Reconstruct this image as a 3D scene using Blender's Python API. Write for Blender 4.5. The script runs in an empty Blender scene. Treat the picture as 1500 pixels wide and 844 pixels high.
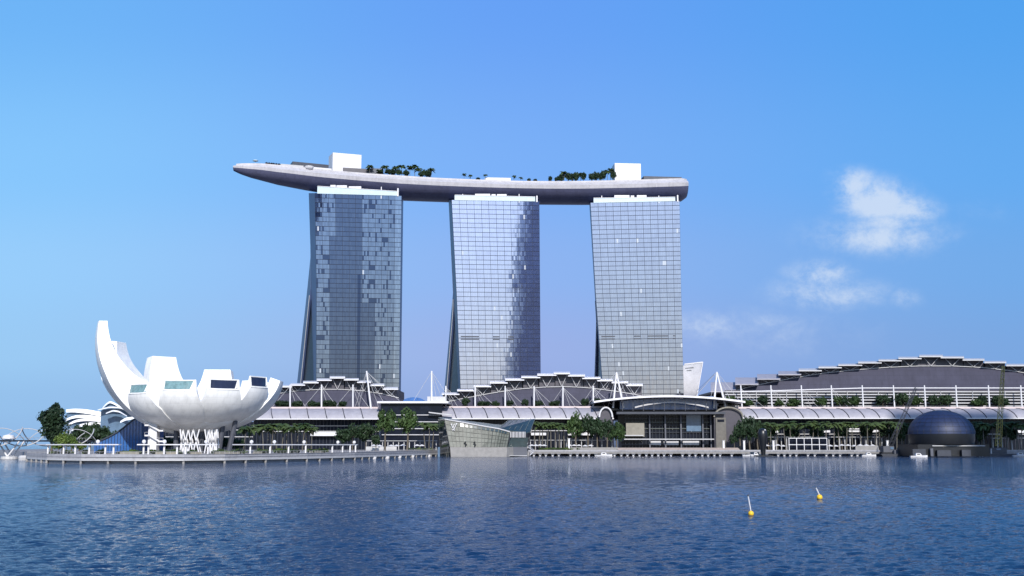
import bpy, bmesh, math, random
import numpy as np
from mathutils import Vector, Matrix

random.seed(7)
R = math.radians
sc = bpy.context.scene
col = sc.collection

# ------------------------------------------------------------------ camera
F, CX, CY, HOR, H = 1600.0, 750.0, 422.0, 650.0, 7.0
TH = math.atan((HOR - CY) / F)
cd = bpy.data.cameras.new('camera')
cam = bpy.data.objects.new('camera', cd)
col.objects.link(cam)
cam.location = (0, 0, H)
cam.rotation_euler = (math.pi / 2 + TH, 0, 0)
cd.sensor_width = 36
cd.lens = 36 * F / 1500
cd.clip_start = 0.5
cd.clip_end = 60000
sc.camera = cam

# ------------------------------------------------------------------ light
EXPO = 0.2
SUN_AZ, SUN_EL = R(8), R(31)         # azimuth: a little right of straight behind the camera
sd = Vector((math.sin(SUN_AZ) * math.cos(SUN_EL), -math.cos(SUN_AZ) * math.cos(SUN_EL), math.sin(SUN_EL)))
sl = bpy.data.lights.new('sun', 'SUN')
sl.energy = 4.4
sl.angle = R(0.5)
sl.color = (1.0, 0.955, 0.90)
so = bpy.data.objects.new('sun', sl)
so.rotation_euler = sd.to_track_quat('Z', 'Y').to_euler()
so.location = (100, -100, 300)
col.objects.link(so)

sc.view_settings.view_transform = 'Standard'
sc.view_settings.look = 'None'
sc.view_settings.gamma = 1
sc.view_settings.use_curve_mapping = False
sc.view_settings.exposure = EXPO
sc.cycles.max_bounces = 6
sc.cycles.use_denoising = True


def pray(px, py):
    u, v = px - CX, CY - py
    return Vector((u, F * math.cos(TH) - v * math.sin(TH), F * math.sin(TH) + v * math.cos(TH)))


def P(px, py, D):
    r = pray(px, py)
    k = D / r.y
    return Vector((r.x * k, D, H + r.z * k))


def XZ(px, D, z):
    """world point over pixel column px at depth D with height z (column read at the horizon)."""
    q = P(px, HOR, D)
    return Vector((q.x, D, z))


# world: Nishita sky, tinted, with clouds by direction
world = bpy.data.worlds.new('World')
sc.world = world
world.use_nodes = True
nt = world.node_tree
nt.nodes.clear()
N = nt.nodes.new
L = nt.links.new
wo = N('ShaderNodeOutputWorld')
bg = N('ShaderNodeBackground')
sky = N('ShaderNodeTexSky')
sky.sky_type = 'NISHITA'
sky.sun_disc = False
sky.sun_elevation = SUN_EL
sky.sun_rotation = math.pi - SUN_AZ
sky.air_density = 1.0
sky.dust_density = 0.4
sky.ozone_density = 1.6
bg.inputs['Strength'].default_value = 0.15
tc = N('ShaderNodeTexCoord')
SKY_ELS = [.423, .255, .160, .082, .038, 0.0]
SKY_COLS = {
    'l': [(110, 181, 247), (133, 197, 250), (149, 203, 249), (149, 199, 243), (142, 190, 237), (138, 184, 232)],
    'c': [(102, 160, 246), (121, 172, 244), (139, 175, 237), (151, 171, 228), (144, 165, 222), (140, 162, 220)],
    'r': [(80, 162, 240), (94, 167, 238), (106, 165, 230), (112, 160, 222), (114, 156, 218), (114, 156, 218)],
}


def s2l(c):
    c = c / 255; return c / 12.92 if c <= .04045 else ((c + .055) / 1.055) ** 2.4


hs = N('ShaderNodeHueSaturation')
hs.inputs['Saturation'].default_value = 1.18
L(sky.outputs[0], hs.inputs['Color'])
tint = N('ShaderNodeMixRGB'); tint.blend_type = 'MULTIPLY'; tint.inputs[0].default_value = 1
tint.inputs[2].default_value = (0.86, 0.98, 1.12, 1)
L(hs.outputs[0], tint.inputs[1])


def wmath(op, a, b=None, c=None):
    n = N('ShaderNodeMath'); n.operation = op
    for i, v in enumerate((a, b, c)):
        if v is None: continue
        if isinstance(v, (int, float)): n.inputs[i].default_value = v
        else: L(v, n.inputs[i])
    return n.outputs[0]


sep = N('ShaderNodeSeparateXYZ'); L(tc.outputs['Generated'], sep.inputs[0])
ysafe = wmath('MAXIMUM', sep.outputs[1], 0.05)
az = wmath('DIVIDE', sep.outputs[0], ysafe)
el = wmath('DIVIDE', sep.outputs[2], ysafe)
GAIN = 0.15 * 2 ** EXPO


def sky_ramp(key):
    r = N('ShaderNodeValToRGB'); cr = r.color_ramp; cr.interpolation = 'EASE'
    L(wmath('DIVIDE', el, 0.9), r.inputs[0])
    st = [(e / 0.9, c) for e, c in zip(SKY_ELS, SKY_COLS[key])][::-1] + [(1.0, (52, 112, 205))]
    while len(cr.elements) < len(st): cr.elements.new(0.5)
    for e, (p, c) in zip(cr.elements, st):
        e.position = p; e.color = tuple(s2l(v) for v in c) + (1,)
    return r.outputs[0]


rl_, rc_, rr_ = sky_ramp('l'), sky_ramp('c'), sky_ramp('r')


def wmap(v, a, b):
    m = N('ShaderNodeMapRange'); m.interpolation_type = 'SMOOTHSTEP'
    m.inputs['From Min'].default_value = a; m.inputs['From Max'].default_value = b
    L(v, m.inputs['Value']); return m.outputs[0]


def wmix(f, a, b):
    m = N('ShaderNodeMixRGB')
    if isinstance(f, float): m.inputs[0].default_value = f
    else: L(f, m.inputs[0])
    L(a, m.inputs[1]); L(b, m.inputs[2]); return m.outputs[0]


rmp = wmix(wmap(az, -.05, .5), wmix(wmap(az, -.5, .05), rl_, rc_), rr_)
gs = N('ShaderNodeVectorMath'); gs.operation = 'SCALE'; gs.inputs['Scale'].default_value = 1 / GAIN
L(rmp, gs.inputs[0])
# the hazy air of the bay side takes over towards the view, the clear Nishita sky elsewhere
hz = N('ShaderNodeRGB'); hz.outputs[0].default_value = (0.35 / GAIN, 0.40 / GAIN, 0.60 / GAIN, 1)
low = wmath('MULTIPLY', wmath('SUBTRACT', 1.0, wmap(sep.outputs[2], 0.0, 0.30)), 0.75)
rear = wmix(low, tint.outputs[0], hz.outputs[0])
skymix = wmix(wmath('MULTIPLY', wmap(sep.outputs[1], .05, .45), 0.9), rear, gs.outputs[0])
ns = N('ShaderNodeTexNoise'); ns.inputs['Scale'].default_value = 27; ns.inputs['Detail'].default_value = 9
ns.inputs['Roughness'].default_value = 0.68; ns.inputs['Distortion'].default_value = 0.15
mp = N('ShaderNodeMapping'); mp.inputs['Scale'].default_value = (1, 1, 1.25)
L(tc.outputs['Generated'], mp.inputs[0]); L(mp.outputs[0], ns.inputs['Vector'])
# (px, py, sx, sy, amount)
CL = [(1250, 274, 34, 26, 1.25), (1285, 294, 52, 30, 1.35), (1328, 308, 46, 22, 1.15), (1290, 346, 104, 28, .9), (1305, 326, 64, 20, .9), (1205, 402, 46, 22, 1.05), (1215, 430, 84, 24, .85),
      (1325, 437, 26, 15, .65), (1040, 478, 56, 24, .68), (1135, 472, 50, 14, .6), (1440, 310, 90, 26, .22), (1110, 486, 170, 40, .42),
      (1220, 345, 40, 14, .38), (1190, 250, 60, 10, .12)]
acc = None
for px, py, sx, sy, am in CL:
    d = pray(px, py)
    a0, e0 = d.x / d.y, d.z / d.y
    da = wmath('MULTIPLY', wmath('SUBTRACT', az, a0), F / sx)
    de = wmath('MULTIPLY', wmath('SUBTRACT', el, e0), F / sy)
    r2 = wmath('ADD', wmath('MULTIPLY', da, da), wmath('MULTIPLY', de, de))
    g = wmath('MULTIPLY', wmath('EXPONENT', wmath('MULTIPLY', r2, -0.8)), am)
    acc = g if acc is None else wmath('MAXIMUM', acc, g)
cm = wmath('MULTIPLY', acc, wmath('MULTIPLY', wmath('SUBTRACT', ns.outputs['Fac'], 0.22), 2.3))
sm = N('ShaderNodeMapRange'); sm.interpolation_type = 'SMOOTHSTEP'
sm.inputs['From Min'].default_value = 0.06; sm.inputs['From Max'].default_value = 0.85
sm.inputs['To Max'].default_value = 0.80
L(cm, sm.inputs['Value'])
front = wmath('GREATER_THAN', sep.outputs[1], 0.1)
cf = wmath('MULTIPLY', sm.outputs[0], front)
cmix = N('ShaderNodeMixRGB')
cmix.inputs[2].default_value = (3.9, 4.5, 5.4, 1)
L(cf, cmix.inputs[0]); L(skymix, cmix.inputs[1])
L(cmix.outputs[0], bg.inputs['Color'])
L(bg.outputs[0], wo.inputs['Surface'])


# ------------------------------------------------------------------ materials
def mat(name, c, rough=0.5, metal=0.0, var=0.12, scale=0.35, bump=0.0, spec=None, emit=None, coat=None):
    m = bpy.data.materials.new(name); m.use_nodes = True
    t = m.node_tree; b = t.nodes['Principled BSDF']
    b.inputs['Roughness'].default_value = rough; b.inputs['Metallic'].default_value = metal
    if spec is not None: b.inputs['Specular IOR Level'].default_value = spec
    tcn = t.nodes.new('ShaderNodeTexCoord')
    n = t.nodes.new('ShaderNodeTexNoise'); n.inputs['Scale'].default_value = scale
    n.inputs['Detail'].default_value = 6; n.inputs['Roughness'].default_value = 0.65
    t.links.new(tcn.outputs['Object'], n.inputs['Vector'])
    cr = t.nodes.new('ShaderNodeMapRange')
    cr.inputs['From Min'].default_value = 0.3; cr.inputs['From Max'].default_value = 0.7
    cr.inputs['To Min'].default_value = 1 - var; cr.inputs['To Max'].default_value = 1 + var * 0.6
    t.links.new(n.outputs['Fac'], cr.inputs['Value'])
    mx = t.nodes.new('ShaderNodeVectorMath'); mx.operation = 'SCALE'
    mx.inputs[0].default_value = c[:3]
    t.links.new(cr.outputs[0], mx.inputs['Scale'])
    t.links.new(mx.outputs[0], b.inputs['Base Color'])
    if bump:
        bp = t.nodes.new('ShaderNodeBump'); bp.inputs['Strength'].default_value = bump
        t.links.new(n.outputs['Fac'], bp.inputs['Height']); t.links.new(bp.outputs[0], b.inputs['Normal'])
    return m


def leaf_mat(name, c, c2):
    m = bpy.data.materials.new(name); m.use_nodes = True
    t = m.node_tree; b = t.nodes['Principled BSDF']
    b.inputs['Roughness'].default_value = 0.6
    b.inputs['Specular IOR Level'].default_value = 0.25
    oi = t.nodes.new('ShaderNodeObjectInfo')
    tcn = t.nodes.new('ShaderNodeTexCoord')
    n = t.nodes.new('ShaderNodeTexNoise'); n.inputs['Scale'].default_value = 0.45; n.inputs['Detail'].default_value = 3
    t.links.new(tcn.outputs['Object'], n.inputs['Vector'])
    ad = t.nodes.new('ShaderNodeMath'); ad.operation = 'MULTIPLY_ADD'; ad.inputs[1].default_value = 0.5
    t.links.new(oi.outputs['Random'], ad.inputs[0]); t.links.new(n.outputs['Fac'], ad.inputs[2])
    mr = t.nodes.new('ShaderNodeMapRange'); mr.inputs['From Min'].default_value = 0.35; mr.inputs['From Max'].default_value = 1.1
    t.links.new(ad.outputs[0], mr.inputs['Value'])
    mx = t.nodes.new('ShaderNodeMixRGB'); mx.inputs[1].default_value = (*c, 1); mx.inputs[2].default_value = (*c2, 1)
    t.links.new(mr.outputs[0], mx.inputs[0]); t.links.new(mx.outputs[0], b.inputs['Base Color'])
    return m


def pane_mat(name, dark, pale, rough=0.04, metal=0.95, pale_share=0.12):
    """coated curtain wall glass; each pane carries its own number in its UV (drawn blinds, tint of the batch; on the left tower painted reflections)."""
    m = bpy.data.materials.new(name); m.use_nodes = True
    t = m.node_tree; b = t.nodes['Principled BSDF']
    uv = t.nodes.new('ShaderNodeUVMap'); uv.uv_map = 'UVMap'
    sp = t.nodes.new('ShaderNodeSeparateXYZ'); t.links.new(uv.outputs[0], sp.inputs[0])
    mx = t.nodes.new('ShaderNodeMixRGB')
    mx.inputs[1].default_value = (*dark, 1); mx.inputs[2].default_value = (*pale, 1)
    t.links.new(sp.outputs[0], mx.inputs[0])
    bl = t.nodes.new('ShaderNodeMath'); bl.operation = 'GREATER_THAN'; bl.inputs[1].default_value = 1 - pale_share
    t.links.new(sp.outputs[1], bl.inputs[0])
    m2 = t.nodes.new('ShaderNodeMixRGB'); m2.inputs[2].default_value = (0.50, 0.52, 0.55, 1)
    t.links.new(bl.outputs[0], m2.inputs[0]); t.links.new(mx.outputs[0], m2.inputs[1])
    t.links.new(m2.outputs[0], b.inputs['Base Color'])
    me = t.nodes.new('ShaderNodeMapRange'); me.inputs['To Min'].default_value = metal; me.inputs['To Max'].default_value = 0.25
    t.links.new(bl.outputs[0], me.inputs['Value']); t.links.new(me.outputs[0], b.inputs['Metallic'])
    b.inputs['Roughness'].default_value = rough
    return m


M = {
    'white': mat('white_paint', (0.64, 0.63, 0.64), 0.45, var=0.08, scale=0.2),
    'shell': mat('white_shell_cladding', (0.84, 0.835, 0.815), 0.38, var=0.07, scale=0.12),
    'offwhite': mat('offwhite_panel', (0.46, 0.455, 0.46), 0.5, var=0.12),
    'roofpanel': mat('pale_roof_membrane', (0.31, 0.30, 0.335), 0.55, var=0.16, scale=0.3),
    'rail': mat('pinkish_railing', (0.55, 0.46, 0.45), 0.5),
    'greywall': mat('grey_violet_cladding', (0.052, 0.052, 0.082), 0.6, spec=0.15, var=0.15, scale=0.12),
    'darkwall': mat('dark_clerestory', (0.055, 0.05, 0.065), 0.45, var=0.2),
    'pavframe': mat('dark_pavilion_mullion', (0.045, 0.05, 0.045), 0.5),
    'endwall': mat('shaded_beige_stone', (0.13, 0.12, 0.105), 0.7, var=0.25, scale=0.4),  # copy of the beige stone with shade put into its colour
    'darkglass': mat('dark_glass', (0.010, 0.013, 0.022), 0.15, spec=0.16, var=0.4, scale=0.3),
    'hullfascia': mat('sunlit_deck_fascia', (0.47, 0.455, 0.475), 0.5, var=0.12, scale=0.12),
    'hull': mat('shaded_hull_cladding', (0.115, 0.12, 0.20), 0.42, metal=0.2, var=0.12, scale=0.15),  # belly shade put into this darker, bluer colour; the fascia has the sunlit tone
    'sideblue': mat('shaded_slab_end', (0.055, 0.080, 0.17), 0.4, metal=0.2, var=0.10, scale=0.08),  # shade on the tower ends is put into this dark blue
    'spandrel': mat('dark_spandrel', (0.030, 0.036, 0.060), 0.6, spec=0.1, var=0.2),
    'parapet': mat('frosted_parapet_glass', (0.52, 0.62, 0.64), 0.25, var=0.10),
    'concrete': mat('concrete', (0.25, 0.24, 0.23), 0.85, var=0.2, scale=0.5, bump=0.2),
    'paving': mat('promenade_paving', (0.24, 0.225, 0.22), 0.8, var=0.2, scale=0.6),
    'seawall': mat('seawall_concrete', (0.31, 0.31, 0.33), 0.85, var=0.25, scale=0.5, bump=0.2),
    'boardwalk': mat('boardwalk_timber', (0.30, 0.25, 0.23), 0.8, var=0.25, scale=0.9),
    'darksteel': mat('dark_steel', (0.05, 0.055, 0.07), 0.45, metal=0.4, var=0.2),
    'column': mat('grey_column', (0.075, 0.08, 0.10), 0.5, var=0.15),
    'beige': mat('beige_stone', (0.23, 0.212, 0.175), 0.7, var=0.2, scale=0.4),
    'bluegl': mat('blue_lobby_glass', (0.03, 0.11, 0.32), 0.15, spec=0.8, var=0.3, scale=0.8),
    'domegl': mat('conservatory_glass', (0.10, 0.16, 0.24), 0.15, var=0.25, scale=0.2),
    'teal': mat('teal_skylight_glass', (0.16, 0.27, 0.28), 0.15, var=0.35, scale=0.8),
    'navygl': mat('navy_skylight_glass', (0.02, 0.025, 0.05), 0.15, var=0.3),
    'yellow': mat('yellow_buoy_paint', (0.75, 0.47, 0.02), 0.45, var=0.15, scale=3),
    'craney': mat('yellow_crane_paint', (0.36, 0.29, 0.06), 0.5, var=0.3, scale=1),
    'bark': mat('bark', (0.12, 0.10, 0.075), 0.9, var=0.3, scale=2),
    'palmbark': mat('palm_bark', (0.12, 0.11, 0.09), 0.9, var=0.3, scale=2),
    'black': mat('black_shell', (0.010, 0.011, 0.014), 0.35, var=0.2),
    'navy': mat('navy_dome_skin', (0.014, 0.026, 0.075), 0.55, metal=0.1, var=0.2, scale=0.5),
    'orange': mat('orange_jacket', (0.6, 0.16, 0.05), 0.7),
    'frame': mat('grey_green_mullion', (0.15, 0.17, 0.15), 0.4, var=0.15),
    'pavglass': mat('pale_green_glass', (0.11, 0.12, 0.105), 0.35, spec=0.12, var=0.55, scale=0.3),
    'pavdark': mat('dark_green_glass', (0.025, 0.045, 0.05), 0.1, spec=0.8, var=0.4, scale=0.35),
    'crystal': mat('silver_tower_glass', (0.80, 0.74, 0.78), 0.12, metal=0.75, var=0.25, scale=0.06),
    'leaf': leaf_mat('broad_leaf', (0.022, 0.045, 0.014), (0.055, 0.095, 0.028)),
    'leafd': leaf_mat('dark_leaf', (0.010, 0.024, 0.012), (0.026, 0.050, 0.020)),
    'leafb': leaf_mat('bright_leaf', (0.045, 0.085, 0.018), (0.11, 0.16, 0.035)),
    'frond': leaf_mat('palm_frond', (0.018, 0.038, 0.012), (0.060, 0.088, 0.028)),
}
def clad(m, u=3.2, v=2.4, dark=1.06):
    t = m.node_tree; b = t.nodes['Principled BSDF']
    src = b.inputs['Base Color'].links[0].from_socket
    tcn = t.nodes.new('ShaderNodeTexCoord'); sp = t.nodes.new('ShaderNodeSeparateXYZ'); t.links.new(tcn.outputs['Object'], sp.inputs[0])
    ad = t.nodes.new('ShaderNodeMath'); ad.operation = 'MULTIPLY_ADD'; ad.inputs[1].default_value = .6
    t.links.new(sp.outputs[1], ad.inputs[0]); t.links.new(sp.outputs[0], ad.inputs[2])
    cb = t.nodes.new('ShaderNodeCombineXYZ'); t.links.new(ad.outputs[0], cb.inputs[0]); t.links.new(sp.outputs[2], cb.inputs[1])
    br_ = t.nodes.new('ShaderNodeTexBrick'); br_.offset = .5
    br_.inputs['Scale'].default_value = 1; br_.inputs['Brick Width'].default_value = u; br_.inputs['Row Height'].default_value = v
    br_.inputs['Mortar Size'].default_value = .07; br_.inputs['Mortar Smooth'].default_value = .6
    br_.inputs['Color1'].default_value = (1, 1, 1, 1); br_.inputs['Color2'].default_value = (.965, .965, .965, 1); br_.inputs['Mortar'].default_value = (dark * .8,) * 3 + (1,)
    t.links.new(cb.outputs[0], br_.inputs['Vector'])
    ns_ = t.nodes.new('ShaderNodeTexNoise'); ns_.inputs['Scale'].default_value = 1; ns_.inputs['Detail'].default_value = 5
    mp_n = t.nodes.new('ShaderNodeMapping'); mp_n.inputs['Scale'].default_value = (.45, .45, .05)
    t.links.new(tcn.outputs['Object'], mp_n.inputs[0]); t.links.new(mp_n.outputs[0], ns_.inputs['Vector'])
    st_ = t.nodes.new('ShaderNodeMapRange'); st_.inputs['From Min'].default_value = .45; st_.inputs['From Max'].default_value = .75
    st_.inputs['To Min'].default_value = 1; st_.inputs['To Max'].default_value = .84
    t.links.new(ns_.outputs['Fac'], st_.inputs['Value'])
    m1 = t.nodes.new('ShaderNodeMixRGB'); m1.blend_type = 'MULTIPLY'; m1.inputs[0].default_value = 1
    t.links.new(src, m1.inputs[1]); t.links.new(br_.outputs['Color'], m1.inputs[2])
    m2 = t.nodes.new('ShaderNodeVectorMath'); m2.operation = 'SCALE'
    t.links.new(m1.outputs[0], m2.inputs[0]); t.links.new(st_.outputs[0], m2.inputs['Scale'])
    t.links.new(m2.outputs[0], b.inputs['Base Color'])


clad(M['shell']); clad(M['hull'], 6, 2.0, .8); clad(M['hullfascia'], 6, 1.7, .85); clad(M['greywall'], 8, 3.0, .75); clad(M['navy'], 2.5, 2.0, .6)
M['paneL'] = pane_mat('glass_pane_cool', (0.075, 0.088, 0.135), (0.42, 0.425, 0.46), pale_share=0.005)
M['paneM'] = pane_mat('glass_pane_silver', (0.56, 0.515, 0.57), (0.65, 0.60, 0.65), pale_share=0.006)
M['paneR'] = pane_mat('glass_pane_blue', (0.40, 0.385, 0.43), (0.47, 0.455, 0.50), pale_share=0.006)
M['city'] = mat('blue_office_glass', (0.20, 0.29, 0.46), 0.25, metal=0.85, var=0.3, scale=0.05)


# ------------------------------------------------------------------ builders
class MB:
    def __init__(s): s.v = []; s.f = []; s.uv = None

    def vert(s, p): s.v.append(tuple(p)); return len(s.v) - 1

    def quad(s, *ps):
        i = len(s.v); s.v += [tuple(p) for p in ps]; s.f.append(tuple(range(i, i + len(ps))))

    def box(s, a, b):
        (x0, y0, z0), (x1, y1, z1) = a, b
        i = len(s.v)
        s.v += [(x0, y0, z0), (x1, y0, z0), (x1, y1, z0), (x0, y1, z0), (x0, y0, z1), (x1, y0, z1), (x1, y1, z1), (x0, y1, z1)]
        s.f += [tuple(i + k for k in q) for q in ((0, 3, 2, 1), (4, 5, 6, 7), (0, 1, 5, 4), (1, 2, 6, 5), (2, 3, 7, 6), (3, 0, 4, 7))]
        return s

    def obox(s, c, ux, uy, hx, hy, z0, z1):
        """box standing at c with horizontal axes ux, uy (unit), half sizes hx, hy."""
        i = len(s.v)
        for z in (z0, z1):
            for a, b in ((-1, -1), (1, -1), (1, 1), (-1, 1)):
                s.v.append((c[0] + ux[0] * hx * a + uy[0] * hy * b, c[1] + ux[1] * hx * a + uy[1] * hy * b, z))
        s.f += [tuple(i + k for k in q) for q in ((0, 3, 2, 1), (4, 5, 6, 7), (0, 1, 5, 4), (1, 2, 6, 5), (2, 3, 7, 6), (3, 0, 4, 7))]
        return s

    def beam(s, p, q, r, n=6, r2=None, sx=1.0):
        p, q = Vector(p), Vector(q); d = (q - p)
        if d.length < 1e-6: return s
        d.normalize()
        up = Vector((0, 0, 1)) if abs(d.z) < 0.95 else Vector((1, 0, 0))
        a = d.cross(up).normalized(); b = d.cross(a).normalized()
        r2 = r if r2 is None else r2
        i = len(s.v)
        for c, rr in ((p, r), (q, r2)):
            for k in range(n):
                t = 2 * math.pi * (k + .5) / n
                s.v.append(tuple(c + a * (math.cos(t) * rr * sx) + b * (math.sin(t) * rr)))
        for k in range(n):
            k2 = (k + 1) % n
            s.f.append((i + k, i + k2, i + n + k2, i + n + k))
        s.f.append(tuple(i + k for k in reversed(range(n)))); s.f.append(tuple(i + n + k for k in range(n)))
        return s

    def tube(s, pts, r, n=6, closed=False):
        for a, b in zip(pts[:-1], pts[1:]): s.beam(a, b, r, n)
        return s

    def loft(s, rows, cap=True, closed=True):
        i = len(s.v); n = len(rows[0])
        for r in rows: s.v += [tuple(p) for p in r]
        for j in range(len(rows) - 1):
            for k in range(n if closed else n - 1):
                k2 = (k + 1) % n
                s.f.append((i + j * n + k, i + j * n + k2, i + (j + 1) * n + k2, i + (j + 1) * n + k))
        if cap and closed:
            s.f.append(tuple(i + k for k in reversed(range(n))))
            e = i + (len(rows) - 1) * n
            s.f.append(tuple(e + k for k in range(n)))
        return s

    def lathe(s, c, prof, n=20, axis=None):
        rows = []
        for r, z in prof:
            rows.append([Vector((c[0] + math.cos(2 * math.pi * k / n) * r, c[1] + math.sin(2 * math.pi * k / n) * r, c[2] + z)) for k in range(n)])
        return s.loft(rows)

    def ball(s, c, r, n=14, sz=1.0):
        prof = [(max(1e-3, r * math.cos(t)), sz * r * math.sin(t)) for t in [(-0.5 + k / 10) * math.pi for k in range(11)]]
        return s.lathe(c, prof, n)

    def build(s, name, m, parent=None, smooth=False, fix=True):
        me = bpy.data.meshes.new(name)
        off = Vector(parent_loc(parent)) if parent is not None else Vector((0, 0, 0))
        me.from_pydata([(v[0] - off.x, v[1] - off.y, v[2] - off.z) for v in s.v], [], s.f)
        if s.uv is not None:
            ul = me.uv_layers.new(name='UVMap')
            flat = []
            for f, u in zip(s.f, s.uv): flat += [u[0], u[1]] * len(f)
            ul.data.foreach_set('uv', flat)
        if fix:
            bm = bmesh.new(); bm.from_mesh(me); bmesh.ops.recalc_face_normals(bm, faces=bm.faces); bm.to_mesh(me); bm.free()
        if smooth:
            me.polygons.foreach_set('use_smooth', [True] * len(me.polygons))
            me.set_sharp_from_angle(angle=R(42))
        me.materials.append(m)
        o = bpy.data.objects.new(name, me); col.objects.link(o)
        if parent is not None: o.parent = parent
        return o


def parent_loc(o):
    v = Vector((0, 0, 0))
    while o is not None:
        v = v + o.location; o = o.parent
    return v


def tag(o, label, cat, group=None):
    o['label'] = label; o['category'] = cat
    if group: o['group'] = group
    return o


def thing(name, label, cat, loc, group=None):
    o = bpy.data.objects.new(name, None); o.empty_display_size = 1
    col.objects.link(o); o.location = loc
    return tag(o, label, cat, group)


def struct(name, mb, m, **k):
    o = mb.build(name, m, **k); o['kind'] = 'structure'; return o


def lerp(a, b, t): return a + (b - a) * t


def interp(tab, x):
    if x <= tab[0][0]: return tab[0][1]
    for (a, va), (b, vb) in zip(tab[:-1], tab[1:]):
        if x <= b: return va + (vb - va) * (x - a) / (b - a)
    return tab[-1][1]


ORD = ['first', 'second', 'third', 'fourth', 'fifth', 'sixth', 'seventh', 'eighth', 'ninth', 'tenth', 'eleventh', 'twelfth', 'thirteenth',
       'fourteenth', 'fifteenth', 'sixteenth', 'seventeenth', 'eighteenth', 'nineteenth', 'twentieth', 'twenty-first', 'twenty-second',
       'twenty-third', 'twenty-fourth', 'twenty-fifth', 'twenty-sixth', 'twenty-seventh', 'twenty-eighth', 'twenty-ninth', 'thirtieth']

# ------------------------------------------------------------------ water
GZ = 3.2                                   # promenade level
rng = np.random.default_rng(3)
rows = [20.0]
while rows[-1] < 720: rows.append(rows[-1] + max(0.12, 0.0030 * rows[-1]))
rows = np.array(rows)
ncol = 760
aa = np.linspace(-0.72, 0.72, ncol)
Yg = np.repeat(rows[:, None], ncol, 1)
Xg = Yg * aa[None, :]
Zg = np.zeros_like(Xg)
for _ in range(70):
    lam = 0.36 * (6.0 ** rng.random())
    th = R(-80) + rng.normal() * 0.55     # wind blowing nearly towards the camera
    k = 2 * math.pi / lam
    kx, ky = k * math.cos(th), k * math.sin(th)
    amp = 0.0064 * lam ** 0.9
    sp_ = np.maximum(Yg * (aa[1] - aa[0]), np.gradient(rows)[:, None])
    att = np.clip((lam / sp_ - 2.0) / 2.0, 0.0, 1.0)
    ph = kx * Xg + ky * Yg + rng.random() * 6.28 + 0.8 * np.sin(Xg * 0.05 + Yg * 0.031 * rng.random() + rng.random() * 6)
    w = np.sin(ph)
    Zg += amp * att * (w + 0.25 * np.cos(2 * ph))
me = bpy.data.meshes.new('water')
nr = len(rows)
co = np.stack([Xg, Yg, Zg], -1).reshape(-1, 3).astype(np.float32)
me.vertices.add(len(co)); me.vertices.foreach_set('co', co.ravel())
ii = np.arange(nr * ncol).reshape(nr, ncol)
q = np.stack([ii[:-1, :-1], ii[:-1, 1:], ii[1:, 1:], ii[1:, :-1]], -1).reshape(-1, 4)
me.loops.add(q.size); me.loops.foreach_set('vertex_index', q.ravel().astype(np.int32))
me.polygons.add(len(q)); me.polygons.foreach_set('loop_start', np.arange(0, q.size, 4, dtype=np.int32))
me.update(calc_edges=True); me.validate()
me.polygons.foreach_set('use_smooth', np.ones(len(q), bool))
wm = bpy.data.materials.new('bay_water'); wm.use_nodes = True
t = wm.node_tree; b = t.nodes['Principled BSDF']
b.inputs['Base Color'].default_value = (0.004, 0.022, 0.066, 1)
b.inputs['Roughness'].default_value = 0.05
b.inputs['IOR'].default_value = 1.33
b.inputs['Specular IOR Level'].default_value = 0.5
tcn = t.nodes.new('ShaderNodeTexCoord')
mpn = t.nodes.new('ShaderNodeMapping'); mpn.inputs['Scale'].default_value = (0.7, 1.25, 1)
mpn.inputs['Rotation'].default_value = (0, 0, R(8))
n1 = t.nodes.new('ShaderNodeTexNoise'); n1.inputs['Scale'].default_value = 2.4; n1.inputs['Detail'].default_value = 5
n1.inputs['Roughness'].default_value = 0.62
t.links.new(tcn.outputs['Object'], mpn.inputs[0]); t.links.new(mpn.outputs[0], n1.inputs['Vector'])
bp = t.nodes.new('ShaderNodeBump'); bp.inputs['Strength'].default_value = 0.55; bp.inputs['Distance'].default_value = 0.3
n3 = t.nodes.new('ShaderNodeTexNoise'); n3.inputs['Scale'].default_value = 7.5; n3.inputs['Detail'].default_value = 2
t.links.new(mpn.outputs[0], n3.inputs['Vector'])
nad = t.nodes.new('ShaderNodeMath'); nad.operation = 'MULTIPLY_ADD'; nad.inputs[1].default_value = 0.45
t.links.new(n3.outputs['Fac'], nad.inputs[0]); t.links.new(n1.outputs['Fac'], nad.inputs[2])
t.links.new(nad.outputs[0], bp.inputs['Height']); t.links.new(bp.outputs[0], b.inputs['Normal'])
# broad patches of slick and ruffled water
n2 = t.nodes.new('ShaderNodeTexNoise'); n2.inputs['Scale'].default_value = 0.022; n2.inputs['Detail'].default_value = 3
mp2 = t.nodes.new('ShaderNodeMapping'); mp2.inputs['Scale'].default_value = (1.0, 0.5, 1)
t.links.new(tcn.outputs['Object'], mp2.inputs[0]); t.links.new(mp2.outputs[0], n2.inputs['Vector'])
mr = t.nodes.new('ShaderNodeMapRange'); mr.inputs['From Min'].default_value = 0.3; mr.inputs['From Max'].default_value = 0.7
mr.inputs['To Min'].default_value = 0.4; mr.inputs['To Max'].default_value = 0.85
t.links.new(n2.outputs['Fac'], mr.inputs['Value']); t.links.new(mr.outputs[0], bp.inputs['Strength'])
me.materials.append(wm)
wob = bpy.data.objects.new('water', me); col.objects.link(wob); wob['kind'] = 'structure'
# open water beyond and around the wave sheet
mb = MB()
S = 30000
a72 = 0.72
mb.quad((-S, -S, -.12), (S, -S, -.12), (S, S, -.12), (-S, S, -.12))
struct('open_water', mb, wm)

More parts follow.
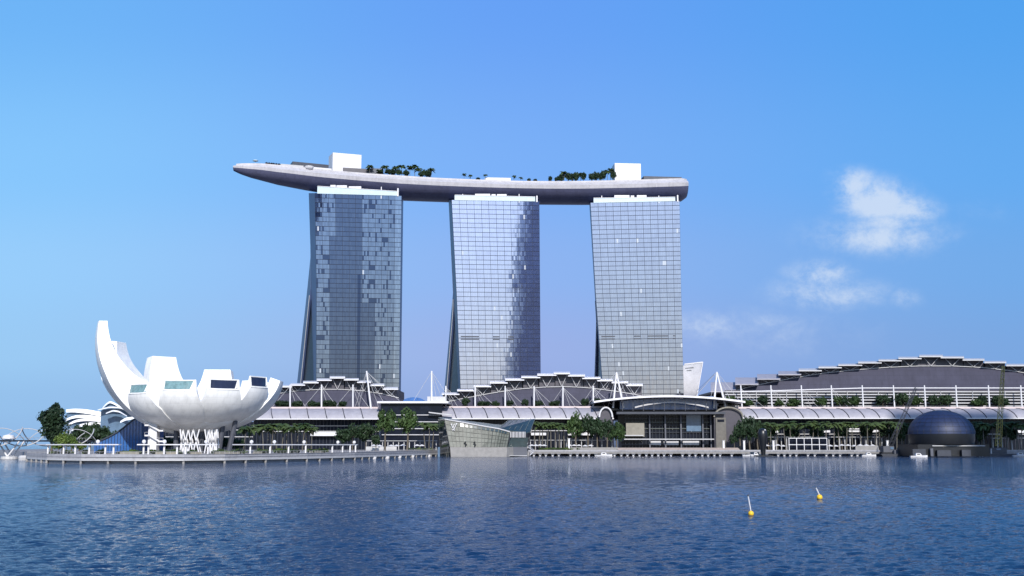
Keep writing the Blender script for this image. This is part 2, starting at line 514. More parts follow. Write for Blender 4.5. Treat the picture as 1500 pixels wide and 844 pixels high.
# ------------------------------------------------------------------ shore
SH = [(-10, 700), (22, 600), (36, 500), (41, 436), (70, 405), (120, 390), (200, 385), (270, 388), (330, 398), (390, 418), (450, 442), (520, 482), (570, 528),
      (610, 576), (645, 628), (780, 648), (1100, 650), (1520, 652), (2600, 660)]
edge = [XZ(px, D, 0) for px, D in SH]


def shore_strip(d0, d1, z0, z1, mb, i0=0, i1=None):
    """block following the shore line between inland offsets d0, d1 (metres of extra depth) and heights z0, z1."""
    pts = edge[i0:i1]
    sec = []
    for p in pts:
        sec.append([(p.x * (1 + d0 / p.y), p.y + d0, z0), (p.x * (1 + d0 / p.y), p.y + d0, z1), (p.x * (1 + d1 / p.y), p.y + d1, z1), (p.x * (1 + d1 / p.y), p.y + d1, z0)])
    mb.loft(sec)
    return mb


mb = MB()
# land: a sheet with a front face
n = len(edge)
fr = [(p.x, p.y + 1.2, GZ) for p in edge]
bk = [Vector((-420, 1500, GZ)), Vector((-420, 1500, GZ))]
back = [(-170 - 30 * k, 3000, GZ) for k in range(0)]
poly = fr + [(9000, 700, GZ), (9000, 9000, GZ), (-350, 9000, GZ)]
i = len(mb.v); mb.v += poly; mb.f.append(tuple(range(i, i + len(poly))))
struct('ground', mb, M['paving'])
mb = MB(); shore_strip(1.6, 5.0, -2, GZ - .02, mb, 3)
mb.loft([[(p.x + .3, p.y, -2), (p.x + .3, p.y, GZ - .02), (p.x + 5, p.y + 2, GZ - .02), (p.x + 5, p.y + 2, -2)] for p in edge[:4]])
struct('seawall', mb, M['seawall'])
mb = MB(); shore_strip(-0.6, 1.6, 1.05, 1.55, mb, 3, 15); struct('promenade_ledge', mb, M['offwhite'])
# piers under the ledge
mb = MB()
for a, bpt in zip(edge[3:-1], edge[4:]):
    d = (bpt - a); nn = max(1, int(d.length / 9))
    if bpt.x > 420: continue
    for k in range(nn):
        p = a + d * (k / nn)
        mb.box((p.x - .35, p.y - .2, -1), (p.x + .35, p.y + 1.0, 1.05))
struct('ledge_piers', mb, M['concrete'])
# upper promenade face step with a paler band
mb = MB(); shore_strip(1.2, 1.58, 2.3, GZ + .12, mb, 3); struct('promenade_kerb', mb, M['seawall'])

# railing along the left promenade
mb = MB()
rl = []
for a, bpt in zip(edge[3:14], edge[4:15]):
    d = (bpt - a); nn = max(1, int(d.length / 2.2))
    for k in range(nn):
        p = a + d * (k / nn); rl.append(Vector((p.x * (1 + 2 / p.y), p.y + 2.0, GZ)))
rail = thing('railing', 'long pale grey handrail along the curved waterfront edge before the white museum', 'railing', rl[len(rl) // 2])
mt = MB()
for p, q in zip(rl[:-1], rl[1:]):
    mt.beam(p + Vector((0, 0, 1.05)), q + Vector((0, 0, 1.05)), .05, 4)
    mt.beam(p + Vector((0, 0, .6)), q + Vector((0, 0, .6)), .025, 4)
mt.build('handrail', M['offwhite'], rail)
mp_ = MB()
for p in rl: mp_.beam(p, p + Vector((0, 0, 1.05)), .045, 4)
o = mp_.build('posts', M['offwhite'], rail); o['kind'] = 'stuff'

# ------------------------------------------------------------------ trees
def crown_mesh(name, seed, n_cl, leaves, m, rx=1.0, rz=0.8, leaf=0.10, low=-0.7):
    rnd = random.Random(seed)
    mb = MB()
    cl = []
    while len(cl) < n_cl:
        p = Vector((rnd.uniform(-1, 1), rnd.uniform(-1, 1), rnd.uniform(low, 1)))
        if p.length > 1 or p.length < 0.25: continue
        cl.append((Vector((p.x * rx * .8, p.y * rx * .8, p.z * rz * .8)), rnd.uniform(.17, .36)))
    for c, r in cl:
        for _ in range(leaves):
            d = Vector((rnd.gauss(0, 1), rnd.gauss(0, 1), rnd.gauss(0, 1))).normalized()
            p = c + d * r * rnd.uniform(.55, 1.05)
            nrm = (d + Vector((rnd.gauss(0, .7), rnd.gauss(0, .7), rnd.gauss(0, .7)))).normalized()
            a = nrm.orthogonal().normalized(); b = nrm.cross(a)
            s = leaf * rnd.uniform(.6, 1.3)
            mb.quad(p - a * s, p + b * s * .6, p + a * s, p - b * s * .6)
    o = mb.build(name, m, fix=False)
    me = o.data; bpy.data.objects.remove(o)
    return me


def trunk_mesh(name, seed, h, r, m, limbs=5, top=1.0):
    rnd = random.Random(seed); mb = MB()
    p = Vector((0, 0, 0)); pts = [p.copy()]
    for k in range(4):
        p = p + Vector((rnd.gauss(0, .012), rnd.gauss(0, .012), h / 4)); pts.append(p.copy())
    for k in range(4): mb.beam(pts[k], pts[k + 1], r * (1 - .12 * k), 7, r * (1 - .12 * (k + 1)))
    for k in range(limbs):
        a = 2 * math.pi * k / limbs + rnd.random()
        s = pts[3] if k % 2 else pts[4]
        e = s + Vector((math.cos(a) * .5, math.sin(a) * .5, rnd.uniform(.3, .7))) * top
        mb.beam(s, e, r * .45, 5, r * .15)
    o = mb.build(name, m); me = o.data; bpy.data.objects.remove(o)
    return me


def palm_crown(seed):
    rnd = random.Random(seed); mb = MB()
    for k in range(24):
        a = 2 * math.pi * k / 24 + rnd.uniform(-.2, .2)
        up = rnd.uniform(-.1, 1.15)
        ln = rnd.uniform(.8, 1.1)
        d = Vector((math.cos(a), math.sin(a), 0)); sd_ = Vector((-d.y, d.x, 0))
        p = Vector((0, 0, 0)); prev = None
        for j in range(7):
            t = j / 6
            q = d * (t * ln * math.cos(up * (1 - t * .4))) + Vector((0, 0, math.sin(up) * ln * t - .75 * t * t * ln))
            w = .17 * (math.sin(math.pi * min(1, t * .85 + .13))) + .01
            cur = (q - sd_ * w - Vector((0, 0, w * .7)), q, q + sd_ * w - Vector((0, 0, w * .7)))
            if prev:
                mb.quad(prev[0], prev[1], cur[1], cur[0]); mb.quad(prev[1], prev[2], cur[2], cur[1])
            prev = cur
    o = mb.build('palm_crown', M['frond'], fix=False); me = o.data; bpy.data.objects.remove(o)
    return me


CROWN = {
    'round': [crown_mesh('crown', s, 34, 46, M['leaf'], leaf=.115) for s in (1, 2, 3)],
    'dark': [crown_mesh('crown', s, 34, 46, M['leafd'], leaf=.115) for s in (4, 5, 6)],
    'bright': [crown_mesh('crown', s, 34, 46, M['leafb'], leaf=.115) for s in (7, 8)],
    'tall': [crown_mesh('crown', 9, 60, 60, M['leafd'], rx=.75, rz=1.15, leaf=.085, low=-.9)],
    'bush': [crown_mesh('leaves', s, 22, 40, M['leafb'] if s % 2 else M['leaf'], rx=1, rz=.7, leaf=.14, low=-.3) for s in (11, 12, 13, 14)],
}
TRUNK = [trunk_mesh('trunk', s, 1.0, .045, M['bark'], 6, .5) for s in (1, 2, 3)]
PTRUNK = [trunk_mesh('trunk', s, 1.0, .028, M['palmbark'], 0) for s in (4, 5)]
PCROWN = [palm_crown(s) for s in (1, 2, 3, 4)]
TREES_LATER = []


def link(name, me, parent, loc=(0, 0, 0), scale=(1, 1, 1), rz=0.0):
    o = bpy.data.objects.new(name, me); col.objects.link(o); o.parent = parent
    o.location = loc; o.scale = scale; o.rotation_euler = (0, 0, rz)
    return o


def tree(base, h, w, kind, label, group, clear=.2):
    """broad-leaved tree: height h, crown width w (metres)."""
    t = thing('tree', label, 'tree', base, group)
    rz = random.uniform(0, 6.28)
    ch = h * (1 - clear)
    link('trunk', random.choice(TRUNK), t, (0, 0, 0), (h * .55, h * .55, h * .62), rz)
    rx, rzz = (.75, 1.15) if kind == 'tall' else (1, .8)
    link('crown', random.choice(CROWN[kind]), t, (0, 0, h - ch / 2), (w / 2 / rx, w / 2 / rx, ch / 2 / rzz), rz)
    return t


def palm(base, h, label, group, spread=None):
    t = thing('palm_tree', label, 'palm tree', base, group)
    rz = random.uniform(0, 6.28); s = spread or h * .33
    link('trunk', random.choice(PTRUNK), t, (0, 0, 0), (h * .75, h * .75, h * .86), rz)
    link('crown', random.choice(PCROWN), t, (0, 0, h * .86), (s, s, s), rz)
    return t


def bush(base, w, h, label, group):
    o = bpy.data.objects.new('bush', random.choice(CROWN['bush'])); col.objects.link(o)
    o.location = (base[0], base[1], base[2] + h * .3); o.scale = (w / 2, w / 2, h / 1.4); o.rotation_euler = (0, 0, random.uniform(0, 6.28))
    return tag(o, label, 'bush', group)


def ground_at(px, py_top, D, z=GZ):
    """base point at column px and the height (m) up to pixel row py_top."""
    b = P(px, py_top, D)
    return Vector((b.x, D, z)), b.z - z


# ------------------------------------------------------------------ hotel towers
TW = {
    'L': dict(DL=822, DR=846, top=(283, 287), FL=[(283, 461), (420, 463.5), (558, 463), (658, 462)], FR=[(287, 588), (560, 584.5), (658, 583)],
              S1=[(283, 452.5), (374, 455.5), (425, 455.7), (558, 459.5), (658, 461)], RA=[(283, 452.6), (374, 455.4), (425, 454.8), (558, 441.5), (658, 431.5)],
              OUT=[(283, 452.2), (374, 455), (420, 450.5), (558, 435.5), (658, 424)],
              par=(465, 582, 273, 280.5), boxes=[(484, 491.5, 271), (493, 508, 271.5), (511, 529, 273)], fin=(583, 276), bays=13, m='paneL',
              label='left hotel tower, its blue glass front broken by dark reflections', vents=[]),
    'M': dict(DL=842, DR=853, top=(293, 295), FL=[(293, 661.5), (430, 668.7), (570, 674.5), (658, 678)], FR=[(295, 790), (570, 792), (658, 792.5)],
              S1=[(293, 657.3), (430, 664.3), (448, 665), (570, 671.5), (658, 676)], RA=[(293, 657.4), (448, 664.6), (570, 655), (658, 648)],
              OUT=[(293, 657), (430, 663.5), (570, 651), (658, 643)],
              par=(666, 784, 286, 288.7), boxes=[(696, 718, 284), (720, 726, 284.5), (728, 742, 284.5)], fin=(786.5, 287), bays=12, m='paneM',
              label='middle hotel tower of pale silver glass with a dark mirrored right edge', vents=[(675, 701), (721.5, 731), (744, 752)]),
    'R': dict(DL=858, DR=859, top=(297, 294.5), FL=[(297, 864.8), (430, 872.4), (555, 882), (658, 889)], FR=[(294, 995.4), (430, 997.7), (555, 1001), (658, 1003)],
              S1=[(297, 863.5), (470, 874.5), (555, 880.7), (658, 887)], RA=[(297, 863.6), (470, 874.2), (555, 872), (658, 869)],
              OUT=[(297, 863.2), (470, 873.6), (555, 870.5), (658, 867)],
              par=(869.5, 989, 290.5, 289), boxes=[(900, 922, 286), (924, 929, 286.5), (933, 947, 286)], fin=(992.5, 286), bays=12, m='paneR',
              label='right hotel tower of even blue grey glass beside the silver slanted building', vents=[(881, 901), (928.6, 938), (949, 979), (986, 989.5)]),
}
NF = 54
for key, T in TW.items():
    rnd = random.Random(hash(key) % 7 if False else ord(key))
    yT0, yT1 = T['top']
    # bottom rows at ground level
    yb0 = HOR + (H - GZ) * F / T['DL']; yb1 = HOR + (H - GZ) * F / T['DR']

    def EL(s, tab, yt, yb, D):
        y = lerp(yt, yb, s); return P(interp(tab, y), y, D)
    FLp = lambda s: EL(s, T['FL'], yT0, yb0, T['DL'])
    FRp = lambda s: EL(s, T['FR'], yT1, yb1, T['DR'])
    S1p = lambda s: EL(s, T['S1'], yT0, yb0, T['DL'] + 15)
    dA = [(0, 15.3), (.4, 15.5), (1, 62)]
    dO = [(0, 30), (.35, 30), (1, 80)]
    RAp = lambda s: EL(s, T['RA'], yT0, yb0, T['DL'] + interp(dA, s))
    OUp = lambda s: EL(s, T['OUT'], yT0, yb0, T['DL'] + interp(dO, s))
    base = (FLp(1) + FRp(1)) / 2; base.z = GZ
    tw = thing('hotel_tower', T['label'], 'tower', base, 'three hotel towers under the boat shaped roof')
    S = [k / 24 for k in range(25)]
    # front slab body (seen at its left end and behind the panes)
    mb = MB()
    mb.loft([[FLp(s), FRp(s), FRp(s) + (S1p(s) - FLp(s)) * Vector((.0, 1, 0)), S1p(s)] for s in S])
    fs = mb.build('front_slab', M['sideblue'], tw)
    mb = MB()
    wv = lambda s: (FRp(s) - FLp(s)) * .97
    mb.loft([[RAp(s), RAp(s) + wv(s), OUp(s) + wv(s), OUp(s)] for s in S])
    mb.build('rear_slab', M['sideblue'], tw)
    S2 = [.36 + .64 * k / 16 for k in range(17)]
    inn = lambda s: (FRp(s) - FLp(s)).normalized() * 1.2
    mb = MB(); mb.loft([[S1p(s) + inn(s), RAp(s) + inn(s)] for s in S2], closed=False)
    mb.build('atrium_glass', M['darkglass'], tw)
    mb = MB(); mb.tube([RAp(s) - inn(s) * .3 + Vector((0, -.4, 0)) for s in S2[1:]], .30, 4)
    mb.build('edge_trim', M['offwhite'], tw)
    # spandrel backing in front of slab, panes in front of that
    nrm = (FRp(.5) - FLp(.5)).cross(FLp(0) - FLp(1)).normalized()
    if nrm.y > 0: nrm = -nrm
    mb = MB()
    mb.loft([[FLp(s) + nrm * .05, FRp(s) + nrm * .05, FRp(s) + nrm * .35, FLp(s) + nrm * .35] for s in S])
    fac = mb.build('facade', M['spandrel'], tw)
    nb = T['bays']
    for j in range(NF):
        s0, s1 = (j + .06) / NF, (j + .96) / NF
        mb = MB(); mb.uv = []
        a0, b0, a1, b1 = FLp(s0), FRp(s0), FLp(s1), FRp(s1)
        for i in range(nb):
            sub = 4
            bayr = rnd.random()
            for kk in range(sub):
                u0 = (i + .02 + .96 * (kk + .012) / sub) / nb; u1 = (i + .02 + .96 * (kk + .988) / sub) / nb
                tx, tz = rnd.gauss(0, .0018), rnd.gauss(0, .002)
                wdt = (b0 - a0).length * (u1 - u0); hgt = (a0 - a1).length
                o1 = .55 + tx * wdt / 2 + tz * hgt / 2; o2 = .55 - tx * wdt / 2 + tz * hgt / 2
                o3 = .55 - tx * wdt / 2 - tz * hgt / 2; o4 = .55 + tx * wdt / 2 - tz * hgt / 2
                mb.quad(a0.lerp(b0, u0) + nrm * o1, a0.lerp(b0, u1) + nrm * o2, a1.lerp(b1, u1) + nrm * o3, a1.lerp(b1, u0) + nrm * o4)
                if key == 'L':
                    # mirrored skyline painted as pane tints: dark middle, paler sides, brightest right edge
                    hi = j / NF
                    pale_refl = i < (2.5 if hi < .16 else 2) or i >= (7 if hi < .42 else 8.5)
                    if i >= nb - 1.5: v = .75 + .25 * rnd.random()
                    elif pale_refl: v = .05 if (bayr < .045 or rnd.random() < .11) else .48 + .22 * rnd.random()
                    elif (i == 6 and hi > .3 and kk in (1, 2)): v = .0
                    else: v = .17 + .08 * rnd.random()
                    mb.uv.append((v, rnd.random() if pale_refl else .5 * rnd.random()))
                else:
                    mb.uv.append((min(1, max(0, .5 * bayr + .5 * rnd.random())), rnd.random()))
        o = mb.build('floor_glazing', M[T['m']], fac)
    # mechanical floor vents
    for x0, x1 in T['vents']:
        mb = MB()
        for y in (492.4, 496.2):
            ya, yb = y, y + 1.5
            def at(px, y):
                u = (px - interp(T['FL'], y)) / (interp(T['FR'], y) - interp(T['FL'], y))
                s = (y - yT0) / (yb0 - yT0)
                return FLp(s).lerp(FRp(s), u) + nrm * .8
            mb.loft([[at(x0, ya), at(x1, ya), at(x1, ya) + Vector((0, -.3, 0)), at(x0, ya) + Vector((0, -.3, 0))],
                     [at(x0, yb), at(x1, yb), at(x1, yb) + Vector((0, -.3, 0)), at(x0, yb) + Vector((0, -.3, 0))]])
        mb.build('louvre_vent', M['darksteel'], tw)
    # crown
    x0, x1, y0, y1 = T['par']
    dd = lambda px: lerp(T['DL'], T['DR'], (px - interp(T['FL'], yT0)) / (T['FR'][0][1] - T['FL'][0][1]))
    mb = MB()
    r0 = [P(x0, y0, dd(x0) - 1.2), P(x1, y1, dd(x1) - 1.2)]
    zb = FLp(0).z - .4
    zr = FRp(0).z - .4
    low = [Vector((r0[0].x, r0[0].y, zb)), Vector((r0[1].x, r0[1].y, zr))]
    bk_ = Vector((0, .8, 0))
    mb.loft([[low[0], low[1], low[1] + bk_, low[0] + bk_], [r0[0], r0[1], r0[1] + bk_, r0[0] + bk_]])
    mb.build('crown_parapet', M['parapet'], tw)
    mb = MB()
    mb.beam(r0[0] + Vector((0, -.1, .1)), r0[1] + Vector((0, -.1, .1)), .28, 4)
    mb.build('parapet_cap', M['white'], tw)
    for bx0, bx1, by in T['boxes']:
        D = dd(bx1) + .8
        p, q = P(bx0, by, D), P(bx1, by, D)
        mb = MB().box((p.x, D, zb), (q.x, D + 3, p.z)); mb.build('roof_unit', M['white'], tw)
    fx, fy = T['fin']
    p = P(fx, fy, dd(fx) - 1.0)
    mb = MB().box((p.x - .5, p.y - .5, zr - .5), (p.x + .5, p.y + 3, p.z)); mb.build('end_fin', M['white'], tw)
    for fx in (lerp(x0, x1, .1), lerp(x0, x1, .8)):
        p = P(fx, lerp(y0, y1, .5) - 3.0, dd(fx) - .9)
        mb = MB().box((p.x - .3, p.y, zb), (p.x + .3, p.y + .6, p.z)); mb.build('crown_post', M['white'], tw)

# ------------------------------------------------------------------ boat shaped roof park
TOP = [(335, 242.5), (350, 241), (380, 240.5), (430, 244.5), (480, 249.5), (540, 254.5), (585, 257.5), (640, 261), (700, 263.5), (760, 265.5), (820, 266), (860, 265.5), (920, 264), (1000, 261.5), (1009, 264)]
BOT = [(335, 250), (345, 254), (360, 258.5), (400, 267.5), (455, 277), (520, 283.5), (590, 289.3), (700, 293), (790, 295), (860, 295.5), (940, 294.5), (1000, 292.5), (1009, 287)]
DC = [(335, 824), (520, 864), (725, 873), (932, 883), (1009, 887)]
WD = [(335, .14), (342, .26), (360, .42), (400, .68), (450, .86), (520, 1), (990, 1), (1002, .92), (1009, .7)]
HW = 19.0
SEC = [(.10, 1.0, 0), (.0, .80, 0), (.02, .60, 0), (.06, .44, 1), (.13, .28, 1), (.22, .14, 1), (.34, .04, 1), (.5, 0, 1)]
cols_ = [335, 337, 340, 345, 352, 360, 372, 385, 400, 420, 440, 460, 480, 500, 520] + list(range(545, 985, 22)) + [990, 998, 1003, 1007, 1009]


def secpt(px, fr, h):
    dc, w = interp(DC, px), interp(WD, px)
    df = dc - HW * w
    yt, yb = interp(TOP, px), interp(BOT, px)
    # height measured at the front edge so that the section stands upright
    zt, zb = P(px, yt, df).z, P(px, yb, df + HW * w * .5).z
    fd = df + 2 * HW * w * fr
    x = P(px, HOR - 200, dc).x
    return Vector((x, fd, lerp(zb, zt, h)))


mb1, mb2, mb3 = MB(), MB(), MB()
fr_rows = [[secpt(px, a, h) for a, h, _ in SEC[:3]] for px in cols_]
bl_rows = [[secpt(px, a, h) for a, h, _ in SEC[2:]] + [secpt(px, 1 - a, h) for a, h, _ in reversed(SEC[:-1])] for px in cols_]
sp0 = thing('sky_park', 'long white boat shaped roof deck lying across the three hotel towers', 'roof deck', secpt(725, .5, 0))
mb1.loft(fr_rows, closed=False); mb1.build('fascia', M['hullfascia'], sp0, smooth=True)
mb2.loft(bl_rows, closed=False)
for rws in (bl_rows[-1] + fr_rows[-1][1::-1],):
    mb2.quad(*rws)
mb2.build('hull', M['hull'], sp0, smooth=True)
mb3.loft([[secpt(px, .1, 1.0) + Vector((0, 0, -.02)), secpt(px, .9, 1.0) + Vector((0, 0, -.02))] for px in cols_], closed=False)
mb3.build('deck', M['paving'], sp0)
# glass balustrade lip
mb = MB()
lip = [secpt(px, .11, 1.0) for px in cols_[2:-1]]
mb.loft([[p, p + Vector((0, .15, 0)), p + Vector((0, .15, 1.3)), p + Vector((0, 0, 1.3))] for p in lip])
mb.build('balustrade', M['hullfascia'], sp0)


def on_deck(px, fr=.28):
    return secpt(px, fr, 1.0)


def deck_box(name, x0, x1, ytop, m, fr=.3, dep=10, parent=sp0, skew=0.0, z0=-.3, ybase=None):
    a, c = on_deck(x0, fr), on_deck(x1, fr)
    zt = P(x0, ytop, a.y).z
    zb = min(a.z, c.z) + z0 if ybase is None else P(x0, ybase, a.y).z
    ex = c - a; ex.z = 0; ey = Vector((-ex.y, ex.x, 0)).normalized() * dep + Vector((-abs(skew), 0, 0))
    rws = []
    for z in (zb, zt):
        rws.append([Vector((q.x, q.y, z)) for q in (a, a + ex, a + ex + ey, a + ey)])
    return MB().loft(rws).build(name, m, parent)


deck_box('rooftop_block', 484.5, 527, 223.5, M['white'], .3, 14, skew=1.0)
deck_box('rooftop_block', 902, 940.5, 239, M['white'], .3, 13)
deck_box('pavilion_wall', 408, 442, 240, M['offwhite'], .24, 8)
deck_box('pavilion_roof', 424, 478, 236.5, M['darksteel'], .36, 9, z0=4.2)
deck_box('pavilion_wall', 444, 484, 243.6, M['white'], .22, 10)
deck_box('service_wall', 500, 540, 245.5, M['darkwall'], .28, 6)
deck_box('pavilion_roof', 537, 560, 246.5, M['darksteel'], .26, 7, z0=2.6)
deck_box('pavilion_wall', 385, 408, 238.8, M['offwhite'], .2, 5)
deck_box('bar_pavilion', 712, 746, 261.2, M['darkwall'], .2, 6)
deck_box('bar_roof', 710, 748, 260, M['white'], .18, 7, z0=1.9)
deck_box('pavilion_roof', 944, 1000, 258, M['darksteel'], .22, 14, z0=2.0)
deck_box('pavilion_wall', 946, 996, 259.5, M['offwhite'], .26, 10)
# round observation bowl near the left box
p = on_deck(452, .12)
MB().lathe((p.x, p.y, p.z), [(1.2, 0), (2.9, .8), (3.5, 2.0), (3.5, 2.4), (.1, 2.4)], 18).build('lookout_bowl', M['white'], sp0)
# small disc on the prow
p = on_deck(369, .25); q = P(369, 235.6, p.y)
mb = MB(); mb.lathe((p.x, p.y, q.z), [(.1, -.9), (2.0, -.3), (2.2, 0), (1.6, .5), (.1, .8)], 14); mb.beam(p, (p.x, p.y, q.z - .6), .12, 5)
mb.build('prow_lamp', M['parapet'], sp0)
for k, px in enumerate([387, 391, 395, 398, 402, 406]):
    p = on_deck(px, .16)
    mb = MB(); mb.lathe((p.x, p.y, p.z), [(1.3, 2.1), (.05, 3.0)], 8); mb.beam(p, p + Vector((0, 0, 2.6)), .06, 4)
    tag(mb.build('parasol', M['darksteel']), '%s dark parasol from the prow on the roof deck' % ORD[k], 'parasol', 'dark parasols near the prow of the roof deck')
rt = [(541, 8.5, 1), (555, 5, 1), (563, 9, 1), (568, 7, 0), (574, 8, 0), (579, 9.5, 1), (584, 8, 0), (588, 11, 1), (594, 7.5, 0), (600, 10.5, 1), (607, 12, 1), (612, 9, 1), (617, 8, 0),
      (622, 8.5, 0), (627, 9, 0), (631, 9.5, 1)]
for k, (px, h, pk) in enumerate(rt):
    b0 = on_deck(px, random.uniform(.14, .2))
    lb = '%s from the left in the clump right of the left white block' % ORD[k]
    (palm(b0, h, 'palm, ' + lb, 'left clump of roof deck trees', 4.2) if pk else tree(b0, h * .95, 6, 'dark', 'dark tree, ' + lb, 'left clump of roof deck trees', .2))
rt = [(680, 6.5, 1), (689, 5.5, 1), (700, 3.5, 0), (711, 6.5, 1), (753, 6.5, 1), (763, 5, 1), (775, 4, 0), (784, 3.6, 0), (806, 6, 0)]
for k, (px, h, pk) in enumerate(rt):
    b0 = on_deck(px, .16)
    lb = '%s from the left along the middle of the roof deck' % ORD[k]
    (palm(b0, h, 'small palm, ' + lb, 'small trees along the roof deck', 2.4) if pk else tree(b0, h, 4, 'dark', 'small tree, ' + lb, 'small trees along the roof deck', .2))
rt = [(817, 6, 0), (822, 8, 0), (826, 10.5, 1), (832, 9, 0), (839, 9.5, 0), (845, 10, 0), (851, 9, 1), (855, 9, 0), (867, 8, 0), (872, 10, 0), (878, 9, 0), (884, 10.5, 0), (890, 11, 1), (895, 12.5, 1), (899, 11, 0)]
for k, (px, h, pk) in enumerate(rt):
    b0 = on_deck(px, random.uniform(.14, .22))
    lb = '%s from the left in the clump before the right white block' % ORD[k]
    (palm(b0, h, 'palm, ' + lb, 'right clump of roof deck trees', 4) if pk else tree(b0, h, 5.8, 'dark', 'dark tree, ' + lb, 'right clump of roof deck trees', .2))

# ------------------------------------------------------------------ museum
MD = 455.0
mc = XZ(290, MD, GZ)
mus = thing('art_museum', 'white lotus shaped museum with upturned petals on the waterfront', 'museum', mc)


PV = 16.0     # bearing of the viewer seen from the museum


def petal(phi, a, bz, z0, tend, w_tip, w_mid, thick, lip, win=None, w_base=5.0, r0=3.0, th0=6.0, tl=.86):
    """one petal: outer skin follows an ellipse (a, bz) from the base z0; tend = end angle; lip = how far the inner edge tops the outer."""
    ph = R(phi + PV)
    d = Vector((math.cos(ph), math.sin(ph), 0)); sd_ = Vector((-d.y, d.x, 0))
    n = 28
    rws = []
    for k in range(n + 1):
        t = k / n
        an = R(8) + (R(tend) - R(8)) * t
        rho = r0 + (a - r0) * math.sin(an)
        z = z0 + bz * (1 - math.cos(an))
        nr_ = Vector((math.sin(an) * bz, -math.cos(an) * a)).normalized()      # outward normal in (rho, z)
        th_ = lerp(th0, thick, t ** 1.0)
        w = interp([(0, w_base), (.35, lerp(w_base, w_mid, .75)), (.65, w_mid), (1, w_tip)], t) / 2
        bulge = w * .14
        pts = []
        for u in (-1, -.6, -.2, .2, .6, 1):
            bb = bulge * (1 - u * u) - bulge
            pts.append(d * (rho + nr_.x * bb) + sd_ * (u * w) + Vector((0, 0, z + nr_.y * bb)))
        lf = lip * max(0, (t - tl) / (1 - tl)) ** 1.2
        ri, zi = rho - nr_.x * th_, z - nr_.y * th_ + lf
        for u in (1, -1):
            pts.append(d * ri + sd_ * (u * w * .95) + Vector((0, 0, zi)))
        rws.append([mc + Vector((p.x, p.y, p.z - GZ)) for p in pts])
    mb = MB(); mb.loft(rws, cap=False)
    e = rws[-1]
    for k in range(5): mb.quad(e[k], e[k + 1], e[7].lerp(e[6], (k + 1) / 5), e[7].lerp(e[6], k / 5))
    pe = mb.build('petal', M['shell'], mus, smooth=True)
    if win:
        e = rws[-1]
        a0, a1, b1, b0 = e[0], e[5], e[6], e[7]
        nm = (a1 - a0).cross(b0 - a0).normalized()
        if nm.dot(d) < 0: nm = -nm

        def ip(u, v):
            k = min(4, int(u * 5)); f_ = u * 5 - k
            return e[k].lerp(e[k + 1], f_).lerp(b0.lerp(b1, u), v)
        us = (.08, .2, .4, .6, .8, .92)
        g = MB(); g.loft([[ip(u, .16) + nm * .06, ip(u, .88) + nm * .06] for u in us], closed=False)
        g.build('skylight', M[win], pe)
        fr_ = MB()
        ring = [ip(u, .07) for u in (.04, .2, .4, .6, .8, .96)] + [ip(.96, .95), ip(.04, .95)]
        for k in range(len(ring)): fr_.beam(ring[k] + nm * .1, ring[(k + 1) % len(ring)] + nm * .1, .26, 4)
        fr_.build('skylight_rim', M['shell'], pe)
    return pe


#      phi    a   bz  z0  tend wt   wm  th  lip
petal(186, 41.8, 38.5, 10.2, 101, 6.0, 20.0, 3.6, 0.8, th0=20)
petal(156, 43.2, 34.0, 11.2, 98, 8.0, 17.0, 7.2, 0.8, th0=17)
petal(117, 40, 30.5, 11.8, 94, 11.5, 17.5, 5.5, 1.0, th0=11)
petal(77, 37, 25.5, 12.2, 93, 12.0, 17.0, 5.5, 1.0, th0=10)
petal(-13, 34, 22.6, 11.6, 86, 8, 17.0, 4.5, 1.0, th0=9)
petal(-43, 32, 18.0, 12.9, 84, 11, 16, 1.4, 4.6, 'navygl', tl=.8)
petal(-73, 31.5, 16.8, 12.6, 84, 13.0, 17.5, 1.4, 4.2, 'navygl', tl=.8)
petal(-105, 32, 16.6, 12.2, 84, 13.4, 17.5, 1.4, 4.2, 'teal', tl=.8)
petal(-139, 32, 16.2, 11.6, 84, 11.5, 18, 1.4, 3.8, 'teal', tl=.8)
petal(42, 34, 21, 12.5, 90, 12, 16, 5, 1.0)
# belly where the petals meet
MB().lathe((mc.x, mc.y, 0), [(.5, 11.0), (7, 11.1), (13, 12.6), (19, 15.6), (21, 18.5), (.5, 18.6)], 36).build('belly', M['shell'], mus, smooth=True)
# dark raking columns
for px, py0, px2 in ((258.5, 619, 258), (297, 617, 294.5), (327.5, 615, 321), (345, 617, 335), (277, 622, 276)):
    t0 = P(px, py0, MD - 9 if px != 277 else MD + 8); b0_ = XZ(px2, t0.y + 2, GZ)
    MB().beam(b0_, t0, 1.05, 8, 1.0).build('column', M['column'], mus)
# white lattice drum
for (x0, x1) in ((264, 268), (268, 276), (276, 283), (283, 292), (300, 306), (306, 310), (310, 316), (316, 318)):
    for p_, q_ in ((P(x0, 629, MD - 16), XZ(x1, MD - 16, GZ)), (P(x1, 629, MD - 16), XZ(x0, MD - 16, GZ)), (P(x0 + 3, 629, MD - 10), XZ(x1 + 3, MD - 10, GZ))):
        MB().beam(p_, q_, .30, 5).build('lattice_strut', M['white'], mus)
dr = MB().lathe((mc.x, mc.y, 0), [(.5, GZ), (7.5, GZ), (7.5, 11.6), (.5, 11.6)], 20); dr.build('lobby', M['darkglass'], mus)
